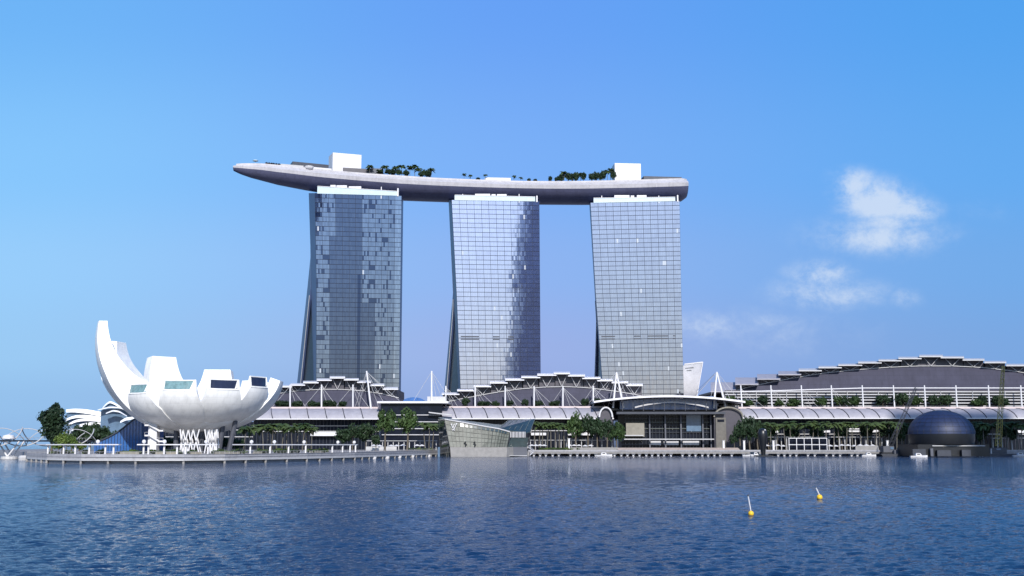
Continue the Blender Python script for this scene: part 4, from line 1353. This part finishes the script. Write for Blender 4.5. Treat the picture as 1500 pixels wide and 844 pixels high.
mx_ = [1086, 1130, 1174.6, 1218.5, 1263.8, 1309.5, 1355, 1401, 1448.6, 1496, 1541]
tp = []
for px in mx_:
    a, b = mast(hr, px - 1, 564.5, 697, 598, .5, 2); tp.append(P(px - .6, lerp(574, 568.5, min(1, (px - 1086) / 180)), 697.3))
for a, b in zip(tp[:-1], tp[1:]): MB().beam(a, b, .38, 5).build('top_beam', M['white'], hr)
for k, y in enumerate((574, 578, 582, 586, 590.5, 595)):
    p, q_ = P(1062 if k < 4 else 1048, y, 706), P(1545, y, 706)
    MB().box((p.x, 705.4, p.z - .33), (q_.x, 706.4, p.z + .33)).build('louvre', M['offwhite'], hr)
mm = 0
for a_, b_ in zip(mx_[:-1], mx_[1:]):
    xm_ = (a_ + b_) / 2; MB().beam(P(xm_, 573, 705), P(xm_, 598, 705), .25, 5).build('louvre_post', M['offwhite'], hr)
    if a_ < 1260:
        for dx in (14, 24, 34): cable(hr, P(a_, 570, 697), P(a_ + dx, 597, 699), .1)
# glass behind louvres
p, q_ = P(1062, 572, 710), P(1545, 602, 710)
MB().box((p.x, 707.5, q_.z), (q_.x, 711.5, p.z)).build('louvre_backing', M['darkwall'], hr)
for k, px in enumerate((1072, 1096, 1120, 1143, 1163, 1168, 1202, 1208, 1232, 1238, 1252, 1256, 1296, 1318, 1326, 1340, 1346, 1372, 1388, 1392, 1436, 1443, 1466, 1474)):
    b0 = XZ(px, 700, tzR)
    tree(b0, random.uniform(6.5, 11), random.uniform(6.5, 11), random.choice(['dark', 'round', 'dark']), '%s tree from the left on the terrace before the right hall louvres' % ORD[k], 'terrace trees of the right hall', .25)

# ------------------------------------------------------------------ trees along the waterfront
def row(kind, spec, label, group):
    for k, s in enumerate(spec):
        px, pt, D = s[:3]
        b0, h = ground_at(px, pt, D)
        if kind == 'palm': palm(b0, h * 1.05, label % ORD[k], group, random.uniform(4.0, 5.4))
        else: tree(b0, h, s[3], s[4], s[5], group, s[6] if len(s) > 6 else .3)


row('palm', [(358, 623, 540), (368, 625, 550), (378, 622, 560), (387, 621, 545), (393, 624, 560), (399, 620, 550), (406, 621, 560), (414, 619, 565), (421, 623, 560), (429, 624, 555), (436, 620, 570), (444, 619, 565), (450, 622, 570), (457, 625, 565)],
    '%s palm from the left between the museum and the left hall', 'palms between museum and left hall')
row('tree', [(503, 627, 610, 10, 'dark', 'low dark round tree left of four before the left hall canopy end'), (517, 619, 615, 11, 'dark', 'second dark round tree before the left hall canopy end'), (537, 618, 615, 11.5, 'dark', 'dark tree left of the tall bright green tree by the link building'),
             (565, 597.5, 600, 13, 'round', 'tall green tree, the left of two overlapping the flat white link roof', .34), (597, 598, 605, 12.5, 'round', 'tall green tree, the right of two overlapping the flat white link roof', .38),
             (551, 636, 600, 6, 'dark', 'small low tree between the dark tree and tall green tree')], '', 'broad trees before the left hall')
row('palm', [(623, 618, 640), (629, 620, 638), (634, 619, 640)], '%s palm from the left beside the glass pavilion dark side', 'palms left of the glass pavilion')
row('palm', [(783, 616, 664), (789, 618, 666), (795, 617, 664), (801, 619, 666), (807, 618, 664), (813, 617, 666), (819, 619, 664), (826, 620, 668), (831, 622, 666)], '%s palm from the left right of the glass pavilion', 'palms right of the glass pavilion')
row('tree', [(843, 601.5, 664, 13, 'round', 'broad tree overlapping the middle hall canopy left of its right end', .3), (861, 605, 668, 10, 'dark', 'darker tree just right of the broad tree by the middle hall canopy'), (875, 611, 664, 10, 'dark', 'tree before the open vault end of the middle hall'),
             (889, 613, 664, 9, 'dark', 'low tree left of the beige bay of the atrium'), (903, 618, 664, 10.5, 'round', 'round low tree next to the beige bay of the atrium', .28),
             (1083, 615, 664, 9, 'dark', 'dark tree before the beige vault end'), (1097, 607.5, 664, 10.5, 'dark', 'dark tree over the left end of the right hall canopy', .25), (1109, 614, 668, 8, 'dark', 'smaller dark tree behind the black pod'),
             (1075, 634, 664, 6, 'dark', 'small shrub like tree by the beige vault end wall')], '', 'broad trees before the middle hall and atrium')
xsR = list(np.linspace(1118, 1330, 22)) + [1432, 1440, 1452, 1463, 1474, 1485, 1496]
row('palm', [(float(x) + random.uniform(-2, 2), 617 + random.uniform(-1.5, 2.5), 660 + random.uniform(0, 12)) for x in xsR], '%s palm from the left along the foot of the right hall', 'palms along the right hall')
row('tree', [(1125, 618, 676, 9, 'dark', 'dark tree at the left end of the row behind the right hall palms'), (1160, 619, 676, 10, 'dark', 'dark tree above the left part of the white frame stand'), (1196, 618, 676, 10, 'dark', 'dark tree above the right end of the white frame stand'),
             (1232, 618, 676, 10, 'dark', 'dark tree right of the white frame stand under the canopy'), (1268, 617, 676, 10, 'dark', 'dark tree behind the palms halfway to the dome'), (1297, 617, 672, 11, 'dark', 'dark tree behind the crane boom foot left of the dome'),
             (1322, 618, 670, 10, 'dark', 'dark tree touching the left of the navy dome'), (1436, 620, 670, 10, 'dark', 'dark tree touching the right of the navy dome'), (1478, 619, 670, 10, 'dark', 'dark tree right of the yellow crane')], '', 'dark trees behind the right hall palms')

# ------------------------------------------------------------------ ground level colonnades and boardwalk on the right
def arcade(x0, x1, yroof, D, nposts, label, group='ground level arcades'):
    a, c = P(x0, yroof, D), P(x1, yroof, D)
    t = thing('arcade', label, 'arcade', XZ((x0 + x1) / 2, D, GZ), group)
    MB().box((a.x, D - 1.5, a.z - .3), (c.x, D + 2.5, a.z)).build('arcade_roof', M['offwhite'], t)
    for k in range(nposts):
        x = lerp(a.x + .4, c.x - .4, k / (nposts - 1)); MB().box((x - .22, D - .3, GZ), (x + .22, D + .2, a.z - .32)).build('post', M['offwhite'], t)


arcade(536, 640, 645.5, 655, 14, 'low white arcade under the link building left of the glass pavilion')
arcade(776, 905, 644.5, 672, 18, 'low pale arcade right of the glass pavilion with slim posts')
arcade(1120, 1300, 640, 674, 24, 'low pale arcade with slim posts behind the white frame stand')
arcade(1453, 1545, 641.5, 672, 14, 'low white arcade with slim posts at the right edge by the crane')
# boardwalk with stepped edge and corbels
mb = MB()
p0, p1 = XZ(776, 640, 0), XZ(1290, 640, 0)
mb.box((p0.x, 636, 1.3), (p1.x, 651, 2.0)); struct('boardwalk', mb, M['boardwalk'])
mb = MB()
for k in range(5):
    a, c = XZ(905, 650, 0), XZ(1085, 650, 0)
    mb.box((a.x, 652 + k * 1.4, GZ + .004 + .0), (c.x, 652 + k * 1.4 + 1.4 + (4 - k) * 1.4, GZ + .28 * (k + 1)) if False else (c.x, 653.4 + k * 1.4, GZ + .28 * (k + 1)))
struct('plaza_steps', mb, M['boardwalk'])
mb = MB(); a, c = XZ(776, 637, 0), XZ(1290, 637, 0)
mb.box((a.x, 635.4, 1.35), (c.x, 635.95, 2.15)); struct('boardwalk_kerb', mb, M['concrete'])
for x0_, x1_, lb in ((905, 1085, 'low dark railing along the plaza edge before the arched atrium'), (1128, 1250, 'low dark railing along the boardwalk below the right hall palms')):
    a, c = XZ(x0_, 638, 2.0), XZ(x1_, 638, 2.0)
    t = thing('railing', lb, 'railing', (a + c) / 2)
    up_ = Vector((0, 0, 1.05)); MB().beam(a + up_, c + up_, .06, 4).beam(a + up_ * .5, c + up_ * .5, .03, 4).build('handrail', M['darksteel'], t)
    mb = MB(); nn = int((c.x - a.x) / 1.8)
    for k in range(nn + 1): p = a.lerp(c, k / nn); mb.beam(p, p + up_, .05, 4)
    o = mb.build('posts', M['darksteel'], t); o['kind'] = 'stuff'
xc = 782
k = 0
while xc < 1290:
    p = XZ(xc, 636, 0)
    mb = MB(); mb.loft([[(p.x - .5, 636.2, -1), (p.x + .5, 636.2, -1), (p.x + .5, 637.6, -1), (p.x - .5, 637.6, -1)], [(p.x - .5, 636.2, .3), (p.x + .5, 636.2, .3), (p.x + .5, 637.6, .3), (p.x - .5, 637.6, .3)],
                        [(p.x - 1.1, 634.9, 1.3), (p.x + 1.1, 634.9, 1.3), (p.x + 1.1, 637.6, 1.3), (p.x - 1.1, 637.6, 1.3)]])
    o = mb.build('corbel_pier', M['white']); o['kind'] = 'structure'
    xc += random.choice((8.5, 9, 10, 17)); k += 1
for k, px in enumerate((548, 567, 585, 604, 628)):
    D = dshore(px) - 1; p = XZ(px, D, 0)
    mb = MB(); mb.loft([[(p.x - .5, D, -1), (p.x + .5, D, -1), (p.x + .5, D + 1.4, -1), (p.x - .5, D + 1.4, -1)], [(p.x - 1.2, D - .5, 1.05), (p.x + 1.2, D - .5, 1.05), (p.x + 1.2, D + 1.4, 1.05), (p.x - 1.2, D + 1.4, 1.05)]])
    o = mb.build('corbel_pier', M['white']); o['kind'] = 'structure'
# low walls on the promenade
for x0, x1, D, h, m, lb in ((536, 581, 612, 2.2, 'offwhite', 'low pale wall topped by a rail below the tall green trees'), (1253, 1287, 655, 2.6, 'concrete', 'low concrete block wall left of the work barge'),
                            (836, 905, 656, 1.6, 'concrete', 'low grey planter wall before the middle hall arcade')):
    a, c = XZ(x0, D, 0), XZ(x1, D, 0)
    tag(MB().box((a.x, D, GZ), (c.x, D + 1, GZ + h)).build('low_wall', M[m]), lb, 'wall')
for k, px in enumerate((793, 800, 806, 812, 818, 824, 830, 838, 846)):
    bush(XZ(px, 657, GZ), 3.4, 2.0, '%s flowering bush from the left right of the glass pavilion' % ORD[k], 'bushes right of the glass pavilion')
for k, px in enumerate((236, 248, 262, 322, 337, 349)):
    b0_, h_ = ground_at(px, 638 + (k % 3) * 2, 520)
    tree(b0_, h_, 7.5, 'dark', '%s dark tree from the left in the shade behind the museum legs' % ORD[k], 'dark trees behind the museum legs', .15)
for k, px in enumerate((600, 607, 614, 621, 630)):
    bush(XZ(px, 640, GZ), 3.4, 2.0, '%s bush from the left beside the glass pavilion dark side' % ORD[k], 'bushes left of the glass pavilion')

def cafe_parasol(px, D, h, r, label, group):
    b0 = XZ(px, D, GZ)
    t = thing('parasol', label, 'parasol', b0, group)
    MB().lathe((b0.x, D, GZ), [(r, h - .9), (r * .98, h - .75), (.08, h), (.02, h - .2)], 8).build('canopy', M['white'], t)
    MB().beam(b0, b0 + Vector((0, 0, h - .3)), .06, 5).build('pole', M['darksteel'], t)


for k, px in enumerate((779, 785, 791, 797, 834, 841, 848, 857, 865)):
    cafe_parasol(px, 662, random.uniform(3.0, 3.6), 1.9, '%s white cafe parasol from the left between glass pavilion and atrium' % ORD[k], 'white parasols right of the glass pavilion')
for k, px in enumerate((1123, 1131, 1139, 1147, 1216, 1224, 1233, 1242, 1251, 1260, 1269, 1278)):
    cafe_parasol(px, 662, random.uniform(3.0, 3.6), 1.9, '%s white cafe parasol from the left between black pod and leaning crane' % ORD[k], 'white parasols before the right hall')
for k, px in enumerate((548, 556, 573, 581, 590, 611, 618)):
    cafe_parasol(px, 640, random.uniform(3.0, 3.6), 1.9, '%s white cafe parasol from the left below the two tall green trees' % ORD[k], 'white parasols under the link building')
# ------------------------------------------------------------------ glass pavilion on the water
PD = 600.0
pv = thing('glass_pavilion', 'faceted pale glass pavilion with slanting roofline standing in the water', 'pavilion', XZ(700, PD, 0))
FA = [P(651.5, 614.5, PD), P(731, 628.5, PD + 3), P(747, 632, PD + 4), P(742.5, 655, PD - 1), P(659.5, 655, PD - 3)]
# base
wl = 0
bA, bB, bC, bD = XZ(661, PD - 4, -1), XZ(742, PD - 2, -1), XZ(773, PD + 22, -1), XZ(645.5, PD + 22, -1)
tA, tB = P(659.3, 655, PD - 3), P(742.8, 655, PD - 1)
tC, tD = P(774, 655, PD + 22), P(644, 655, PD + 22)
for v in (tA, tB, tC, tD): v.z = tA.z
MB().loft([[bA, bB, bC, bD], [tA, tB, tC, tD]]).build('concrete_base', M['concrete'], pv)
# front glass: quad strip from base line to sloping roofline
up = [(651.5, 614.5), (680, 619.5), (705, 624), (731, 628.5), (747, 633)]
lo = [(659.3, 655), (682, 655), (705, 655), (726, 655), (742.8, 655)]
dz_ = [0, .8, 1.6, 2.4, 3.2]
zt_ = tA.z + .02
front = [[Vector((P(l[0], l[1], PD - 3 + d * .6).x, PD - 3 + d * .6, zt_)), P(u[0], u[1], PD + d)] for u, l, d in zip(up, lo, dz_)]
mb = MB(); mb.loft([[f[0], f[1], f[1] + Vector((0, 10, 0)), f[0] + Vector((0, 10, 0))] for f in front]); mb.build('front_glass', M['pavglass'], pv)
mul = MB()
for k in range(19):
    u = k / 18 * 4; i = min(3, int(u)); f_ = u - i
    a = front[i][0].lerp(front[i + 1][0], f_); b = front[i][1].lerp(front[i + 1][1], f_)
    mul.beam(a + Vector((0, -.1, 0)), b + Vector((0, -.1, 0)), .2 if k % 3 == 0 else .12, 4)
for h in (.22, .42, .62, .82):
    mul.tube([f[0].lerp(f[1], h) + Vector((0, -.1, 0)) for f in front], .09, 4)
mul.build('mullions', M['pavframe'], pv)
# roof edge
mb = MB(); mb.tube([f[1] + Vector((0, -.3, .1)) for f in front], .42, 5); mb.build('roof_edge', M['offwhite'], pv)
# clerestory openings just below the roof edge
for k in range(12):
    u = .8 + k * .25
    if u > 3.8: break
    i = min(3, int(u)); f_ = u - i; u2 = u + .17; i2 = min(3, int(u2)); f2 = u2 - i2
    g = lambda i, f_, h: front[i][0].lerp(front[i + 1][0], f_).lerp(front[i][1].lerp(front[i + 1][1], f_), h) + Vector((0, -.28, 0))
    mb = MB(); mb.quad(g(i, f_, .83), g(i2, f2, .83), g(i2, f2, .95), g(i, f_, .95)); mb.build('clerestory_pane', M['pavdark'], pv)
# left dark face
lf = [P(651.5, 614.5, PD), bA + Vector((-.25, -.2, 0)), bD + Vector((-.25, 0, 0)), P(641.5, 611, PD + 22)]
mb = MB(); mb.quad(*[v + Vector((-.02, .02, 0)) for v in lf]); mb.build('side_glass', M['pavdark'], pv)
mm = MB()
for k in range(1, 6):
    t = k / 6; mm.beam(lf[0].lerp(lf[3], t), lf[1].lerp(lf[2], t), .1, 4); mm.beam(lf[0].lerp(lf[1], t), lf[3].lerp(lf[2], t), .08, 4)
mm.build('side_mullions', M['frame'], pv)
# roof
mb = MB(); mb.quad(P(641.5, 611, PD + 22), P(651.5, 614.5, PD), P(731, 628.5, PD + 3), P(747, 633, PD + 4), P(760, 626, PD + 22)); mb.build('roof', M['frame'], pv)
# right annex: slatted box under a slanting dark glass prow
an0 = thing('pavilion_annex', 'dark glass annex with slanting prow and white slats right of the glass pavilion', 'pavilion', XZ(760, PD + 8, 0))
q1 = [XZ(743.5, PD + 5, zt_), XZ(772, PD + 6, zt_), XZ(772, PD + 20, zt_), XZ(743.5, PD + 20, zt_)]
zm = P(748, 641, PD + 5).z
q2 = [Vector((P(749, 642, PD + 5).x, PD + 5, zm)), Vector((P(774, 642, PD + 6).x, PD + 6, zm)), Vector((P(774, 642, PD + 20).x, PD + 20, zm)), Vector((P(749, 642, PD + 20).x, PD + 20, zm))]
MB().loft([q1, q2]).build('dark_glass_body', M['pavdark'], an0)
MB().loft([[v + Vector((0, 0, -(zt_ + 1))) for v in q1], [v + Vector((0, 0, -.05)) for v in q1]]).build('base', M['column'], an0)
sl_ = MB()
for k in range(11):
    p = P(lerp(748, 769, k / 10), 632.5, PD + 4.4); sl_.box((p.x - .16, PD + 4.4, zm), (p.x + .16, PD + 4.8, p.z))
sl_.build('slats', M['white'], an0)
mb = MB(); mb.loft([[P(730, 628, PD + 5), P(770, 634, PD + 5), P(777, 632, PD + 7), P(784, 613.5, PD + 20), P(745, 616, PD + 20)], [v + Vector((0, 0, -.5)) for v in (P(730, 628, PD + 5), P(770, 634, PD + 5), P(777, 632, PD + 7), P(784, 613.5, PD + 20), P(745, 616, PD + 20))]])
mb.build('prow_roof', M['pavdark'], an0)
mb = MB(); mb.quad(P(777, 633, PD + 7), P(784, 614, PD + 20), P(772, 655, PD + 18), P(771, 655, PD + 7)); mb.build('prow_side', M['pavdark'], an0)
mm = MB()
for k in range(7):
    t = k / 6; mm.beam(P(730, 627.6, PD + 5).lerp(P(777, 631.6, PD + 7), t) + Vector((0, -.1, .2)), P(745, 615.6, PD + 20).lerp(P(784, 613, PD + 20), t) + Vector((0, -.1, .2)), .1, 4)
mm.build('prow_ribs', M['frame'], an0)
mm = MB(); mm.box((P(745, 650, PD + 4).x, PD + 1, .4), (P(772, 650, PD + 4).x, PD + 4.8, .7)); mm.build('landing', M['offwhite'], an0)
# interlaced letters on the front glass
def stroke(pts, r=.2):
    return MB().tube([P(x, y, PD - 1.3) for x, y in pts], r, 4)


lg = MB()
for pts in (((661.2, 621.5), (664.3, 630.5), (668.8, 620.6)), ((665.6, 620.8), (662.6, 630.2), (666.2, 630.4))):
    lg.tube([P(x, y, PD - 1.6) for x, y in pts], .24, 4)
lg.beam(P(660.4, 621.4, PD - 1.6), P(662.4, 621.2, PD - 1.6), .2, 4); lg.beam(P(667.8, 620.4, PD - 1.6), P(669.8, 620.3, PD - 1.6), .2, 4)
lg.build('sign_letters', M['white'], pv)
# dark doorway marks on the front glass
for px in (681.8, 695.5):
    mb = MB()
    a = P(px - 2, 650.2, PD - 2.9); c = P(px + 2, 652, PD - 2.9)
    for x0, x1, y0, y1 in ((-.6, .8, 646.5, 654), (-2.2, .6, 648, 649.4), (.5, 2.2, 650.3, 651.6)):
        p, q_ = P(px + x0, y0, PD - 3), P(px + x1, y1, PD - 3); mb.box((p.x, PD - 3.3, q_.z), (q_.x, PD - 2.9, p.z))
    mb.build('window_display', M['black'], pv)
# bollard light pole by the left face
p = XZ(643, PD + 2, 0)
tag(MB().box((p.x - .6, PD + 2, -1), (p.x + .6, PD + 3.2, P(643, 655, PD).z)).build('mooring_post', M['domegl']), 'pale blue post in the water at the left corner of the glass pavilion', 'post')
# gangway from annex to boardwalk
gw = thing('gangway', 'white angled gangway stairs right of the glass pavilion annex', 'gangway', XZ(779, 625, 0))
a, b, c = P(773, 655, 618), P(782, 661, 626), P(776, 667, 622)
MB().beam(a, b, .4, 4).beam(b, c, .35, 4).build('ramp', M['white'], gw)
MB().beam(a + Vector((0, -1, 1)), b + Vector((0, -1, 1)), .1, 4).beam(b + Vector((0, -1, 1)), c + Vector((0, -1, 1)), .1, 4).build('handrail', M['white'], gw)

# ------------------------------------------------------------------ dome, cranes and boats at the right
DD = 600.0
dm = thing('floating_dome', 'dark navy blue dome floating by the shore at the right', 'dome', XZ(1379.5, DD, 0))
dc_ = XZ(1379.5, DD, 0)
Rd = 46 * DD / F
zc = P(1379.5, 636, DD).z; ztop = P(1379.5, 601, DD).z
pr = [(Rd * .965, zc - 5.2), (Rd * .99, zc - 3), (Rd, zc - 1.2)]
rows_ = [(Rd * math.cos(a), zc + (ztop - zc) * math.sin(a)) for a in [math.pi / 2 * k / 16 for k in range(16)]] + [(.05, ztop)]
MB().lathe((dc_.x, DD, 0), rows_, 56).build('dome_shell', M['navy'], dm, smooth=True)
MB().lathe((dc_.x, DD, 0), [(Rd * .95, zc - 5.6), (Rd * .985, zc - 3), (Rd * .99, zc - .05)], 56).build('drum', M['black'], dm, smooth=True)
mm = MB()
for k in range(28):
    an = 2 * math.pi * k / 28
    mm.tube([Vector((dc_.x + math.cos(an) * r * 1.003, DD + math.sin(an) * r * 1.003, z)) for r, z in rows_[:-1]], .06, 4)
for j in range(1, 15, 2):
    r, z = rows_[j]
    mm.tube([Vector((dc_.x + math.cos(2 * math.pi * k / 56) * r * 1.003, DD + math.sin(2 * math.pi * k / 56) * r * 1.003, z)) for k in range(57)], .05, 4)
mm.build('panel_seams', M['black'], dm)
zb_ = zc - 5.6
MB().box((dc_.x - Rd * 1.05, DD - Rd * .8, .3), (dc_.x + Rd * 1.15, DD + Rd, zb_)).build('pontoon', M['black'], dm)
MB().box((dc_.x - Rd * .62, DD - Rd * .85, zb_ - .9), (dc_.x + Rd * 1.0, DD - Rd * .8 - .05, zb_ - .5)).build('pontoon_rail', M['offwhite'], dm)
for x0, x1, y0, m_ in ((1336, 1355, 658, 'darksteel'), (1362, 1366, 657, 'column'), (1372, 1392, 659.5, 'darksteel'), (1408, 1421, 659, 'darksteel')):
    p, q_ = P(x0, y0, DD - Rd * .9), P(x1, y0, DD - Rd * .9)
    MB().box((p.x, DD - Rd * .95, .4), (q_.x, DD - Rd * .84, p.z)).build('deck_unit', M[m_], dm)
for px in (1434, 1438, 1443, 1447, 1451):
    p = XZ(px, 620, 0); tag(MB().beam((p.x, 620, -1), (p.x, 620, 4.3), .42, 8).build('mooring_pile', M['offwhite']), 'one of five pale mooring piles just right of the navy dome', 'pile', 'mooring piles right of the dome')


def lattice_boom(p, q, w, m, name, parent, n=16, r=.14):
    d = (q - p).normalized(); a = d.cross(Vector((0, 1, 0))).normalized(); b = d.cross(a).normalized()
    mb = MB(); cs = [a * w + b * w, a * w - b * w, -a * w - b * w, -a * w + b * w]
    L_ = (q - p).length
    for c in cs: mb.beam(p + c, q + c * .5, r, 4)
    for k in range(n):
        t0, t1 = k / n, (k + 1) / n
        for i in range(4):
            s0, s1 = 1 - .5 * t0, 1 - .5 * t1
            mb.beam(p.lerp(q, t0) + cs[i] * s0, p.lerp(q, t1) + cs[(i + 1) % 4] * s1, r * .7, 3)
    return mb.build(name, m, parent)


c1 = thing('crane', 'yellow lattice crane standing almost upright right of the dome', 'crane', XZ(1462, 625, 1.2))
bp_ = XZ(1462, 625, 5.5); tp_ = P(1469.5, 536, 625)
lattice_boom(bp_, tp_, 1.25, M['craney'], 'boom', c1, 20, .15)
p = XZ(1458, 625, 0)
MB().box((p.x - 4, 622, 1.5), (p.x + 5, 628, 4.8)).build('cab', M['darksteel'], c1)
MB().box((p.x - 1, 621.7, 3.4), (p.x + 1.5, 621.95, 4.4)).build('window', M['domegl'], c1)
MB().box((p.x - 9, 619, -.4), (p.x + 14, 631, 1.4)).build('barge', M['darksteel'], c1)
MB().beam(tp_, P(1471, 630, 625), .07, 4).build('hoist_rope', M['darksteel'], c1)
c2 = thing('crane', 'dark lattice crane leaning right on the work barge left of the dome', 'crane', XZ(1302, 622, 1.2))
bp_ = XZ(1303, 622, 5.0); tp_ = P(1342, 568, 622)
lattice_boom(bp_, tp_, 1.1, M['darksteel'], 'boom', c2, 16, .13)
p = XZ(1300, 622, 0)
MB().box((p.x - 3.4, 619, 2.2), (p.x + 2.6, 625, 5.6)).build('cab', M['column'], c2)
MB().box((p.x + .4, 618.7, 3.9), (p.x + 2.2, 618.95, 5.1)).build('window', M['domegl'], c2)
MB().box((p.x - 4, 618.5, 1.45), (p.x + 3.5, 619.9, 2.15)).box((p.x - 4, 624, 1.45), (p.x + 3.5, 625.4, 2.15)).build('track', M['black'], c2)
MB().beam(tp_, P(1312, 640, 622), .07, 4).build('hoist_rope', M['darksteel'], c2)
wb = thing('work_barge', 'dark flat work barge carrying a crane left of the dome', 'barge', XZ(1312, 620, 0))
a, c = XZ(1288, 616, 0), XZ(1336, 616, 0)
MB().loft([[(a.x + 1.5, 614, -.5), (c.x - 1.5, 614, -.5), (c.x - 1.5, 630, -.5), (a.x + 1.5, 630, -.5)], [(a.x, 614, 1.4), (c.x, 614, 1.4), (c.x, 630, 1.4), (a.x, 630, 1.4)]]).build('hull', M['darksteel'], wb)
for x, h in ((.5, 2.2), (.62, 3.4), (.78, 1.8), (.9, 2.6)):
    xx = lerp(a.x, c.x, x); MB().box((xx - .9, 616, 1.42), (xx + .9, 618, 1.4 + h)).build('deck_gear', M['column'], wb)


def boat(px, D, ln, label, cab=True, hullm='white'):
    p = XZ(px, D, 0)
    t = thing('boat', label, 'boat', p, 'small boats moored along the shore')
    rws = []
    for k in range(9):
        s = k / 8; w = 1.3 * (math.sin(math.pi * min(1, .18 + s * .86))) ** .6 if s < 1 else .05
        w = max(w, .05); x = p.x + (s - .5) * ln
        rws.append([(x, D - w, .75 + .35 * s * s), (x, D - w * .7, -.25), (x, D + w * .7, -.25), (x, D + w, .75 + .35 * s * s)])
    MB().loft(rws).build('hull', M[hullm], t)
    if cab:
        MB().loft([[(p.x - ln * .2, D - .9, .8), (p.x + ln * .16, D - .9, .9), (p.x + ln * .16, D + .9, .9), (p.x - ln * .2, D + .9, .8)],
                   [(p.x - ln * .17, D - .8, 2.1), (p.x + ln * .06, D - .8, 2.1), (p.x + ln * .06, D + .8, 2.1), (p.x - ln * .17, D + .8, 2.1)]]).build('cabin', M['white'], t)
        MB().box((p.x - ln * .13, D - .93, 1.3), (p.x + ln * .05, D - .87, 1.8)).build('cabin_window', M['darkglass'], t)
    return t


boat(885, 626, 9, 'white motor boat moored below the tree at the atrium plaza')
boat(1272, 618, 8, 'white motor boat moored left of the work barge')
boat(1345, 575, 9, 'white cabin boat lying before the navy dome')
boat(1096, 628, 7, 'pale open boat moored left of the black pod', False)
boat(1107, 626, 6, 'small white boat moored directly beside the black pod', True)
boat(1494, 612, 9, 'white motor boat at the right edge of the picture by the crane barge')

# black pod
bpd = thing('black_pod', 'tall black teardrop shaped pod standing at the water edge', 'sculpture', XZ(1117.5, 622, 0))
p = XZ(1117.5, 622, 0)
zt2, zb2 = P(1117.5, 627.5, 622).z, 0.6
hh = zt2 - zb2
MB().lathe((p.x, 622, zb2), [(.05, 0), (1.2, 0), (1.35, hh * .12), (1.9, hh * .35), (2.5, hh * .6), (2.75, hh * .76), (2.5, hh * .9), (1.6, hh * .975), (.05, hh)], 24).build('shell', M['black'], bpd, smooth=True)
MB().box((p.x - 4.6, 619, -.3), (p.x + 5, 626, .55)).build('float', M['black'], bpd)
MB().ball((p.x + .9, 622 - 2.3, zb2 + hh * .93), .5, 10).build('badge', M['offwhite'], bpd)
# white frame stand
fs_ = thing('frame_stand', 'open white framed stand of five bays right of the black pod', 'stand', XZ(1183, 655, GZ))
for k in range(6):
    px = lerp(1155.5, 1211, k / 5); p = P(px, 642, 655); MB().beam((p.x, 655, GZ), (p.x, 655, p.z), .24, 4).build('upright', M['white'], fs_)
for y in (642, 651.5):
    MB().beam(P(1155, y, 655), P(1211.5, y, 655), .26, 4).build('rail', M['white'], fs_)
p, q_ = P(1156, 643, 660), P(1210, 651, 660); MB().box((p.x, 659, GZ), (q_.x, 660, p.z)).build('screen', M['darkglass'], fs_)

# lamp posts along the right promenade
for k, px in enumerate((833.5, 1060, 1090, 1133, 1300)):
    b0, h = ground_at(px, 646 if px > 900 else 643, 657)
    t = thing('promenade_pillar', ['white pillar on the promenade before the middle hall trees', 'white pillar by the beige vault end wall', 'white pillar between the beige end wall and black pod', 'white pillar right of the black pod', 'white pillar left of the leaning crane'][k], 'pillar', b0, 'white pillars on the right promenade')
    MB().box((b0.x - .55, 657, GZ), (b0.x + .55, 658, GZ + h)).build('shaft', M['white'], t)
    MB().box((b0.x - .75, 656.8, GZ + h + .004), (b0.x + .75, 658.2, GZ + h + .3)).build('cap', M['offwhite'], t)

# ------------------------------------------------------------------ buoys
for px, pw, pt, tilt, lb in ((1097, 752.5, 727, -.12, 'yellow ball buoy with the taller white pole, nearer of the two'), (1197.5, 729.5, 714.5, -.28, 'yellow ball buoy with the shorter leaning pole, farther of the two')):
    D = H * F / (pw - HOR); p = XZ(px, D, 0)
    t = thing('buoy', lb, 'buoy', (p.x, D, 0), 'yellow buoys on the bay')
    r_ = 4.1 * D / F
    MB().ball((p.x, D, r_ * .75), r_, 18).build('float', M['yellow'], t, smooth=True)
    MB().lathe((p.x, D, -.1), [(r_ * .5, 0), (r_ * 1.02, .05), (r_ * .98, r_ * .5), (r_ * .5, r_ * .52)], 18).build('collar', M['darksteel'], t)
    top = P(px, pt, D); tp = Vector((p.x + tilt * (top.z), D, top.z))
    MB().beam((p.x, D, r_ * 1.5), tp, .055 * D / 110, 6).build('pole', M['white'], t)
    MB().beam(tp, tp + Vector((0, 0, .14)), .09 * D / 110, 6).build('pole_cap', M['darksteel'], t)

# ------------------------------------------------------------------ office towers across the bay, behind the camera (mirrored in the hotel glass)
for x, y, w, d, h, lb in ((396, -150, 72, 50, 520, 'tall blue glass office tower on the near bank behind the viewer'),):
    t = thing('office_tower', lb, 'tower', (x, y, 0), 'office towers on the near bank')
    MB().box((x - w / 2, y - d / 2, 0), (x + w / 2, y + d / 2, h * .55)).build('shaft', M['city'], t)
    MB().box((x - w / 2 - 10, y - d * .45, h * .55), (x + w / 2 - 8, y + d * .45, h)).build('upper_shaft', M['city'], t)
    MB().box((x + w / 2 + .01, y - d * .4, 0), (x + w / 2 + 22, y + d * .4, h * .3)).build('low_wing', M['city'], t)
    mb = MB()
    for k in range(30): mb.box((x - w / 2 - .4, y + d / 2, 8 + k * h * .018), (x + w / 2 + .4, y + d / 2 + .3, 10 + k * h * .018))
    mb.build('floor_bands', M['domegl'], t)
